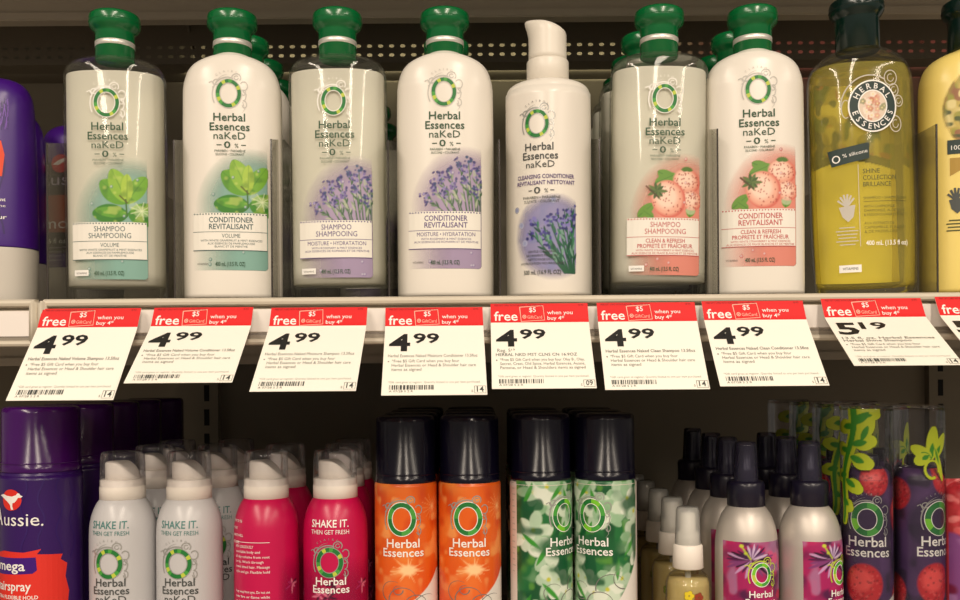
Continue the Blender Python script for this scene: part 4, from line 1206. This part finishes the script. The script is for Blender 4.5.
# berry pouch-like bottle at the right edge
POUCH = Body(smooth_rows([(0, .0300, .0200, 2.4), (.003, .0330, .0225, 2.4), (zl(600), .0345, .0230, 2.4), (zl(520), .0345, .0220, 2.4), (zl(500), .0335, .0205, 2.4), (zl(490), .0300, .0170, 2.4), (zl(484), .0200, .0130, 2.2), (zl(480), .0110, .0110, 2)]))
def berry_bottle():
    root = thing('berry_bottle', 'bottle covered in raspberry picture at right edge of lower shelf', 'bottle')
    mesh_obj('body', POUCH.mesh(), mat('berry_bottle_plastic', (190, 60, 70), .3), root)
    cv = Canvas(-41, 41, 486, 660, 1.1, base=(176, 50, 56))
    X, Y = cv.X, cv.Y; r = np.random.default_rng(61)
    for k in range(260):
        cv.ell(r.uniform(-40, 40), r.uniform(486, 545), r.uniform(1.5, 4), r.uniform(1.5, 4), [(206, 70, 78), (160, 30, 44), (232, 130, 130), (188, 50, 60)][r.integers(4)], a=.7, soft=1.5)
    cv.over(np.clip((Y - 542 - 4 * np.sin(X * .2)) / 3, 0, 1), (128, 70, 130)); cv.blot(12, .55, (168, 120, 170), 8, .7, .2, (Y > 545)); cv.blot(14, .5, (110, 24, 50), 11, .9, .15, (Y > 572))
    cv.build('label_picture', root, lambda u, v, o: POUCH.front(u, v, .00008), Y0L)
    mesh_obj('cap', lathe([(q(12), zl(482)), (q(12), zl(468)), (q(10), zl(466)), (0, zl(466))]), NAVY, root)
    return root
bb = place(berry_bottle(), 982, D0 + .0, DECKL)

# ------------------------------------------------------------------ shelves
SHELF = mat('shelf_enamel_cream', (206, 196, 178), .45, noise=.04, nscale=18)
SHELFG = mat('shelf_groove_grey', (150, 142, 130), .5)
STRIP = mat('paper_strip_white', (240, 232, 226), .6)
BACKM = mat('back_panel_olive_grey', (138, 129, 112), .65, noise=.10, nscale=9)
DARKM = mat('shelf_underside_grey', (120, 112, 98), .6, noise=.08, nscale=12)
CLEARRAIL = clear_mat('clear_rail_cover', (235, 232, 228), .25, (190, 182, 176), .1, 1.0)
YB = 1.19
def zr(y, D): return CZ + (HY - y) * D / F
def rail_profile(dz):
    # (distance, image row on the middle shelf) -> metres
    P = [(.7585, 296.3), (.7505, 296.0), (.7482, 297.2), (.7474, 299.8), (.7480, 302.4), (.7500, 303.8), (.7560, 304.6), (.7560, 306.6), (.7520, 307.0), (.7520, 330.5),
         (.7480, 331), (.7470, 337), (.7450, 338.2), (.7446, 340.5), (.7455, 342.6), (.7480, 343.4), (.7620, 343.6), (.7620, 325), (.7600, 310)]
    return [(d, zr(y, d) + dz) for d, y in P]
def make_shelf(label, zdeck, x0, x1, group='long store shelves', strip=True, ribs=True):
    root = thing('store_shelf', label, 'shelf', group)
    dz = zdeck - DECK
    zt = CZ + zdeck
    bm = bmesh.new()
    box(bm, x0, x1, .757, YB - .002, zt - .0035, zt)
    mesh_obj('deck', bm, DARKM, root, smooth=False)
    mesh_obj('front_rail', extrude_profile(rail_profile(dz), x0, x1), SHELF, root, smooth=False)
    if strip:
        bm = bmesh.new(); box(bm, x0 + .004, x1 - .004, .7512, .7519, zr(330, .752) + dz, zr(307.6, .752) + dz)
        mesh_obj('paper_strip', bm, STRIP, root, smooth=False)
        bm = bmesh.new(); box(bm, x0 + .002, x1 - .002, .7468, .7476, zr(337, .747) + dz, zr(330.5, .747) + dz)
        mesh_obj('rail_cover', bm, CLEARRAIL, root, smooth=False)
    if ribs:
        for (ya, yb, h) in ((.80, .815, .012),):
            bm = bmesh.new(); box(bm, x0, x1, ya, yb, zt - .0035 - h, zt - .0035)
            box(bm, x0, x1, ya, yb + .018, zt - .0035 - h, zt - .0035 - h + .0015)
            mesh_obj('rib', bm, SHELF, root, smooth=False)
        bm = bmesh.new(); box(bm, x0, x1, 1.0, 1.012, zt - .049, zt - .0036); box(bm, x0, x1, .996, 1.014, zt - .0495, zt - .0405, bev=.001)
        mesh_obj('cross_beam', bm, SHELF, root, smooth=False)
    return root
XJ = X_at(40, .75)
mid = make_shelf('cream metal shelf with price rail carrying the tagged bottles', DECK, XJ + .0035, .80)
midl = make_shelf('cream metal shelf section at the left beyond the rail joint', DECK, -1.0, XJ - .0035)
low = make_shelf('lower cream metal shelf under the spray cans', DECKL, -1.0, .80)
upp = make_shelf('shelf above the bottles, seen from below', DECKU, -1.0, .80, strip=False)
# end posts of the rail joint
for nm, xa, xb, lb in (('rail_end_cap', XJ - .0062, XJ - .0012, 'cream end piece closing the left rail at the joint'), ('rail_end_cap', XJ + .0006, XJ + .0062, 'cream end piece closing the long rail at the joint')):
    bm = bmesh.new(); box(bm, xa, xb, .7440, .765, zr(344, .744), zr(297.4, .744), bev=.0016)
    tag(mesh_obj(nm, bm, SHELF, None, smooth=True), lb, 'end cap', 'rail joint pieces')

# perforated strip at the rear of the upper shelf: real slots, light from the aisle beyond
def perforated():
    bm = bmesh.new()
    yy = 1.118; z1 = CZ + DECKU - .004; z0 = zr(61, yy)
    rowz = [zr(45.3, yy), zr(54.3, yy)]
    pitch = .01300; hw, hh = .0030, .0019
    xs = np.arange(-.66, .68, pitch)
    zc = [z1, (z1 + rowz[0]) / 2 + .006, (rowz[0] + rowz[1]) / 2, z0]
    def quad(a, b, c, d): bm.faces.new([bm.verts.new((p[0], yy, p[1])) for p in (a, b, c, d)])
    quad((xs[0] - pitch / 2, z1), (xs[-1] + pitch / 2, z1), (xs[-1] + pitch / 2, zc[1]), (xs[0] - pitch / 2, zc[1]))
    for r in range(2):
        za, zb = zc[1 + r], zc[2 + r]; zm = rowz[r]
        for x in xs + (0 if r == 0 else .0):
            o = [(x - pitch / 2, zb), (x + pitch / 2, zb), (x + pitch / 2, za), (x - pitch / 2, za)]
            n = 16; ring = []; outer = []
            for k in range(n):
                t = 2 * math.pi * k / n + math.pi / n
                c, s = math.cos(t), math.sin(t)
                ring.append((x + hw * math.copysign(abs(c) ** .8, c), zm + hh * math.copysign(abs(s) ** .8, s)))
                m_ = max(abs(c), abs(s)); ox = x + c / m_ * pitch / 2
                oz = zm + (s / m_) * ((za - zm) if s > 0 else (zm - zb))
                outer.append((ox, oz))
            rv = [bm.verts.new((p[0], yy, p[1])) for p in ring]; ov = [bm.verts.new((p[0], yy, p[1])) for p in outer]
            cv_ = {}
            for k in range(n):
                j = (k + 1) % n
                bm.faces.new((rv[k], rv[j], ov[j], ov[k]))
                # fill cell corners
                pa, pb = outer[k], outer[j]
                if abs(pa[0] - pb[0]) > 1e-6 and abs(pa[1] - pb[1]) > 1e-6:
                    cx = x + math.copysign(pitch / 2, pa[0] + pb[0] - 2 * x); cz = za if (pa[1] + pb[1]) / 2 > zm else zb
                    cvv = bm.verts.new((cx, yy, cz)); bm.faces.new((ov[k], ov[j], cvv))
    o = mesh_obj('perforated_strip', bm, DARKM, upp, smooth=False)
    bm = bmesh.new(); box(bm, -.67, .68, yy, YB - .003, z0 - .001, z0)
    mesh_obj('strip_flange', bm, DARKM, upp, smooth=False)
perforated()

# back wall, slotted uprights
bm = bmesh.new(); box(bm, -1.05, .85, YB, YB + .02, CZ - 1.2, CZ + .9)
w = structure(mesh_obj('wall_back', bm, BACKM, None, smooth=False))
def upright(x, label):
    bm = bmesh.new()
    box(bm, x - .014, x + .014, YB - .012, YB - .0002, CZ - 1.1, CZ + .8)
    o = tag(mesh_obj('slotted_upright', bm, BACKM, None, smooth=False), label, 'upright', 'slotted uprights on the back panel')
    bm = bmesh.new()
    for k in range(60):
        z = CZ - 1.05 + k * .030
        box(bm, x - .0032, x + .0032, YB - .0123, YB - .0110, z, z + .020)
    mesh_obj('slots', bm, mat('slot_black', (10, 10, 10), .8), o, smooth=False)
upright((207 - 480) * 1.18 / F, 'dark slotted upright on back panel behind the mousse cans')
upright((207 - 480) * 1.18 / F + .91, 'dark slotted upright on back panel at the right')
# shelf brackets by the upright
def bracket(x, zdeck, label):
    pts = [(YB - .012, -.004), (YB - .10, -.004), (YB - .10, -.008), (YB - .08, -.014), (YB - .03, -.05), (YB - .012, -.060)]
    bm = extrude_profile([(a, CZ + zdeck + b) for a, b in pts], x - .0015, x + .0015)
    tag(mesh_obj('shelf_bracket', bm, DARKM, None, smooth=False), label, 'bracket', 'shelf brackets')
bracket((207 - 480) * 1.18 / F, DECKU, 'thin metal bracket under the top shelf at the upright')
bracket((207 - 480) * 1.18 / F, DECK, 'thin metal bracket under the middle shelf at the upright')

# floor of the aisle (out of view)
bm = bmesh.new(); box(bm, -4, 4, -9, YB, -.02, 0)
structure(mesh_obj('floor', bm, mat('floor_vinyl', (120, 110, 98), .4), None, smooth=False))

# clear shelf dividers
DIV = clear_mat('clear_divider_plastic', (240, 240, 236), .08, (170, 166, 156), .12, .4)
DIVE = clear_mat('divider_edge_plastic', (150, 150, 145), .5, (90, 84, 80), .15, 1.0)
def divider(px, label, ytop=132.5, slope=.012, D=.758):
    x = X_at(px, D)
    root = thing('shelf_divider', label, 'divider', 'clear dividers between the bottle rows')
    root.location = (x, D, CZ + DECK + .0002)
    h = (299 - ytop) * D / F * 1.0 - .002
    h = (HY - ytop) * D / F - DECK
    pts = [(0, 0), (.0, h), (.05, h + slope), (.40, h + slope), (.40, 0)]
    bm = extrude_profile(pts, -.0005, .0005)
    mesh_obj('panel', bm, DIV, root, smooth=False)
    bm = bmesh.new(); box(bm, -.0006, .0006, -.0012, 0, 0, h)
    mesh_obj('front_edge', bm, DIVE, root, smooth=False)
    return root
divider(719, 'clear divider left of the white strawberry conditioner', 131)
divider(938, 'clear divider in front of the yellow bottle', 128, .0)
divider(273, 'clear divider right of the white mint conditioner', 138)
divider(176, 'clear divider in the gap right of the first clear shampoo', 138)
divider(390, 'clear divider right of the clear rosemary shampoo', 140)
divider(501, 'clear divider left of the white pump bottle', 140)
divider(601, 'clear divider right of the white pump bottle', 140)
divider(49, 'clear divider between purple bottles and first clear shampoo', 140)

# ------------------------------------------------------------------ price tags
def price_tag(label, tl, tr, k, crease, bottom, big, cents, name, lines, num, D=.7462, reg=None, fat=1.0, kc=1.012, skew=0.0):
    """tl, tr: top edge columns; rows of the crease and the bottom edge; k: how much nearer the bottom edge is."""
    pxm = (tl + tr) / 2; top = 308.5
    root = thing('price_tag', label, 'price tag', 'price tags along the middle rail')
    dx = pxm - 480; un = lambda y: y + dx * math.tan(ROLL)
    wm = (tr - tl) * D / F
    y_top = crease - 19
    Pt = Vector((D, (HY - un(y_top)) * D / F)); Dc = D / kc; Pc = Vector((Dc, (HY - un(crease)) * Dc / F)); Db = D / k; Pb = Vector((Db, (HY - un(bottom)) * Db / F))
    root.location = (X_at(pxm, D), D, CZ + Pt.y)
    a = Pc - Pt; b = Pb - Pc
    L1, L2 = a.length, b.length
    def mp(u, v, o):          # u: metres from the middle, v: -(metres down the card)
        s = -v
        # soft crease
        def pos(s):
            return a * (s / L1) if s <= L1 else a + b * ((s - L1) / L2)
        e = .003
        p = (pos(s - e) + pos(s) * 2 + pos(s + e)) / 4 if s > e else pos(s)
        t = (pos(s + e) - pos(max(0, s - e))).normalized()
        n = Vector((t.y, -t.x))      # outward (towards the viewer)
        if n.x > 0: n = -n
        p = p + n * o
        return Vector((u + skew * s, p.x, p.y))
    H = L1 + L2
    # card sheet with thickness
    bm = bmesh.new(); nv = 24; grid = []
    for side, off in ((0, 0.0), (1, -.0003)):
        g = [[bm.verts.new(mp(-wm / 2 + wm * i / 2, -H * j / nv, off)) for i in range(3)] for j in range(nv + 1)]
        grid.append(g)
        for j in range(nv):
            for i in range(2):
                f = (g[j][i], g[j][i + 1], g[j + 1][i + 1], g[j + 1][i]); bm.faces.new(f if side else f[::-1])
    for j in range(nv):
        for i in (0, 2):
            bm.faces.new((grid[0][j][i], grid[0][j + 1][i], grid[1][j + 1][i], grid[1][j][i]))
    for i in range(2):
        for j in (0, nv): bm.faces.new((grid[0][j][i], grid[0][j][i + 1], grid[1][j][i + 1], grid[1][j][i]))
    bmesh.ops.recalc_face_normals(bm, faces=bm.faces)
    mesh_obj('card', bm, T_PAPER, root, smooth=False)
    # print: units of 1/100 card width across; rows given as fractions
    W = 100.0; sc = wm / W; h1 = L1 / sc; h2 = L2 / sc
    d = Deco(mp, step=0, lay=.00012)
    X = lambda f: (f - .5) * W
    Yh = lambda f: f * h1
    Yb = lambda f: h1 + h2 * (f + .15 * f * (1 - f))
    def cut(y0, y1, n, fn):
        for i in range(n): fn(y0 + (y1 - y0) * i / n, y0 + (y1 - y0) * (i + 1) / n)
    cut(0, h1, 6, lambda a_, b_: d.rect(X(0), X(1), a_, b_, T_RED, 1))
    d.text('FREE GIFT CARD WITH PURCHASE • THIS WEEK ONLY', X(.04), Yh(.14), h1 * .09, T_DRED, 2, 50, align='L')
    d.text('8.95', X(.93), Yh(.14), h1 * .09, T_DRED, 2)
    ch = h1 * .52
    d.text('free', X(.035), Yh(.90), h1 * .47, I_WHITE, 2, 24, align='L', bold=.02)
    d.outline(X(.305), X(.545), Yh(.16), Yh(.92), .9, T_PINK, 2, rot=-4)
    d.text('$5', X(.43), Yh(.46), h1 * .24, I_WHITE, 2, 7, bold=.03)
    d.ring(X(.345), Yh(.70), 2.0, 2.4, .8, T_PINK, 2, 16); d.ell(X(.345), Yh(.70), .7, .9, T_PINK, 2, 10)
    d.text('GiftCard', X(.45), Yh(.80), h1 * .16, T_PINK, 2, 15)
    d.text('when you', X(.58), Yh(.58), h1 * .19, I_WHITE, 2, 26, align='L', bold=.008)
    d.text('buy 4*', X(.58), Yh(.87), h1 * .19, I_WHITE, 2, 17, align='L', bold=.008)
    d.text(big, X(.05), Yb(.345), h2 * .262, I_BLACK, 2, 21, align='L', bold=.045, fit=True)
    d.text(cents, X(.29), Yb(.235), h2 * .155, I_BLACK, 2, 26, align='L', bold=.04, fit=True)
    y = .43
    if reg: d.text('Reg. 5', X(.06), Yb(.425), h2 * .05, T_GREY, 2, 13, align='L'); d.text('19', X(.20), Yb(.405), h2 * .03, T_GREY, 2, 3.5, align='L'); y = .485
    for i, s in enumerate(name):
        d.text(s, X(.045), Yb(y + .055 * i), h2 * .042, I_DGREY if reg else T_GREY, 2, min(88, (90 if not reg else 80) * len(s) / max(len(t) for t in name)), align='L', bold=.012)
    y = y + .055 * len(name)
    for i, (s, w) in enumerate(lines):
        if i == 0: d.ell(X(.052), Yb(y + .008), .8, .9, T_GREY, 2, 8)
        d.text(s, X(.085), Yb(y + .02 + .062 * i), h2 * .040, T_GREY, 2, w, align='L')
    d.text('*Gift card given at register. Quantity limited to one per item purchased.', X(.06), Yb(.815), h2 * .028, T_LGREY, 2, 88, align='L')
    r = random.Random(hash((tl, tr)) % 1000); x = .07
    x = X(.07)
    while x < X(.50):
        w_ = r.choice([.35, .5, .9, 1.3]) * (1.6 if X(.17) < x < X(.24) else 1); d.rect(x, x + w_, Yb(.845), Yb(.915), T_GREY if w_ < .8 else I_DGREY, 2); x += w_ + r.choice([.5, .8, 1.2])
    d.text('A 07/28 S 2 R', X(.07), Yb(.955), h2 * .026, T_GREY, 2, 23, align='L')
    d.outline(X(.882), X(.988), Yb(.865), Yb(.975), .5, T_GREY, 2)
    d.text('S', X(.86), Yb(.96), h2 * .03, T_GREY, 2)
    d.text(num, X(.936), Yb(.956), h2 * .075, I_DGREY, 2, 6.6, fit=True, bold=.01)
    o = d.build('print', root, scale=sc)
    return root
LN = [('*Free $5 Gift Card when you buy four', 66), ('Herbal Essences or Head & Shoulder hair care', 82), ('items as signed', 29)]
price_tag('price tag 4.99 naming Volume Shampoo, hanging under the first clear bottle', 43, 142, 1.086, 327.5, 400, '4', '99', ['Herbal Essences Naked Volume Shampoo 13.5floz'], LN, '14')
price_tag('price tag 4.99 naming Volume Conditioner, second complete tag from the left', 155, 254, 1.097, 326.5, 382.5, '4', '99', ['Herbal Essences Naked Volume Conditioner 13.5floz'], LN, '14')
price_tag('price tag 4.99 naming Moisture Shampoo under the purple rosemary shampoo', 272, 368, 1.110, 326.5, 391, '4', '99', ['Herbal Essences Naked Moisture Shampoo 13.5floz'], LN, '14')
price_tag('price tag 4.99 naming Moisture Conditioner under the white rosemary bottle', 386, 483, 1.095, 326.5, 395, '4', '99', ['Herbal Essences Naked Moisture Conditioner 13.5floz'], LN, '14', skew=.03)
price_tag('price tag 4.99 with Reg. line for cleansing conditioner under the pump bottle', 491, 588, 1.08, 322.5, 388.5, '4', '99', ['HERBAL NKD MST CLNS CN 16.9OZ'],
          [('*Free $5 Gift Card when you buy four Olay B., Olay,', 83), ('Secret, Crest, Old Spice, Herbal Essences, Aussie,', 83), ('Pantene, or Head & Shoulders items as signed', 83)], '09', reg=True)
price_tag('price tag 4.99 naming Clean Shampoo under the clear strawberry bottle', 597, 695, 1.070, 321.5, 389.5, '4', '99', ['Herbal Essences Naked Clean Shampoo 13.5floz'], LN, '14')
price_tag('price tag 4.99 naming Clean Conditioner under the white strawberry bottle', 702, 803, 1.082, 320, 386, '4', '99', ['Herbal Essences Naked Clean Conditioner 13.5floz'], LN, '14')
price_tag('price tag 5.19 sharply bent forward under the olive shampoo bottle', 821, 921, 1.098, 317.5, 365.5, '5', '19', ['13.5 fl. oz. Herbal Essences', 'Herbal Shine Shampoo'], [('*Free $5 Gift Card when you buy four', 66), ('Herbal Essences or Head & Shoulder hair care', 82), ('items as signed', 29)], '14')
price_tag('price tag cut off by right edge of photo beyond the 5.19 tag', 935, 1035, 1.098, 315.5, 364, '5', '19', ['13.5 fl. oz. Herbal Essences', 'Herbal Shine Conditioner'], LN, '14')
# blank paper in the left rail holder
x0, x1 = X_at(-60, .7505), X_at(33, .7505)
bm = bmesh.new(); box(bm, x0, x1 - .001, .7462, .7467, zr(333, .747), zr(311, .747), bev=.0001)
tag(mesh_obj('blank_card', bm, STRIP, None, smooth=False), 'blank white card in the rail at far left', 'card')

# ------------------------------------------------------------------ light: store ceiling fixtures and ambience
def area(name, loc, rot, sx, sy, power, col=(1, .86, .70)):
    l = bpy.data.lights.new(name, 'AREA'); l.shape = 'RECTANGLE'; l.size = sx; l.size_y = sy; l.energy = power; l.color = col
    o = bpy.data.objects.new(name, l); C.objects.link(o); o.location = loc; o.rotation_euler = rot
    return o
area('ceiling_light', (.55, -3.2, CZ + 1.75), (0, 0, 0), .30, 5.0, 146)
area('ceiling_light', (-1.6, -3.2, CZ + 1.75), (0, 0, 0), .30, 5.0, 146)
area('ceiling_light', (2.6, -3.2, CZ + 1.75), (0, 0, 0), .30, 5.0, 108)
# aisle light that shows through the slots at the rear
area('aisle_light_beyond', (-.055, 1.150, CZ + .385), (math.radians(90), 0, 0), .60, .050, .26, (1, .90, .58))
area('aisle_light_beyond', (.44, 1.150, CZ + .385), (math.radians(90), 0, 0), .32, .050, .05, (1, .30, .26))
area('aisle_light_beyond', (-.52, 1.150, CZ + .385), (math.radians(90), 0, 0), .28, .050, .004, (1, .9, .7))
w = bpy.data.worlds.new('store_ambience'); bpy.context.scene.world = w; w.use_nodes = True
w.node_tree.nodes['Background'].inputs[0].default_value = (1, .88, .74, 1)
w.node_tree.nodes['Background'].inputs[1].default_value = .28

bpy.data.objects.remove(_to)

# ------------------------------------------------------------------ camera
cam = bpy.data.cameras.new('camera'); cam.sensor_width = 36; cam.lens = F / 960 * 36
cam.shift_y = (HY - 300) / 960; cam.clip_start = .01
co = bpy.data.objects.new('camera', cam); C.objects.link(co)
right = Vector((math.cos(ROLL), 0, -math.sin(ROLL))); up = Vector((math.sin(ROLL), 0, math.cos(ROLL))); back = Vector((0, -1, 0))
M = Matrix((right, up, back)).transposed().to_4x4(); M.translation = (0, 0, CZ)
co.matrix_world = M
bpy.context.scene.camera = co
vs = bpy.context.scene.view_settings
vs.view_transform = 'Standard'; vs.look = 'None'; vs.gamma = 1; vs.use_curve_mapping = False; vs.exposure = 0.0
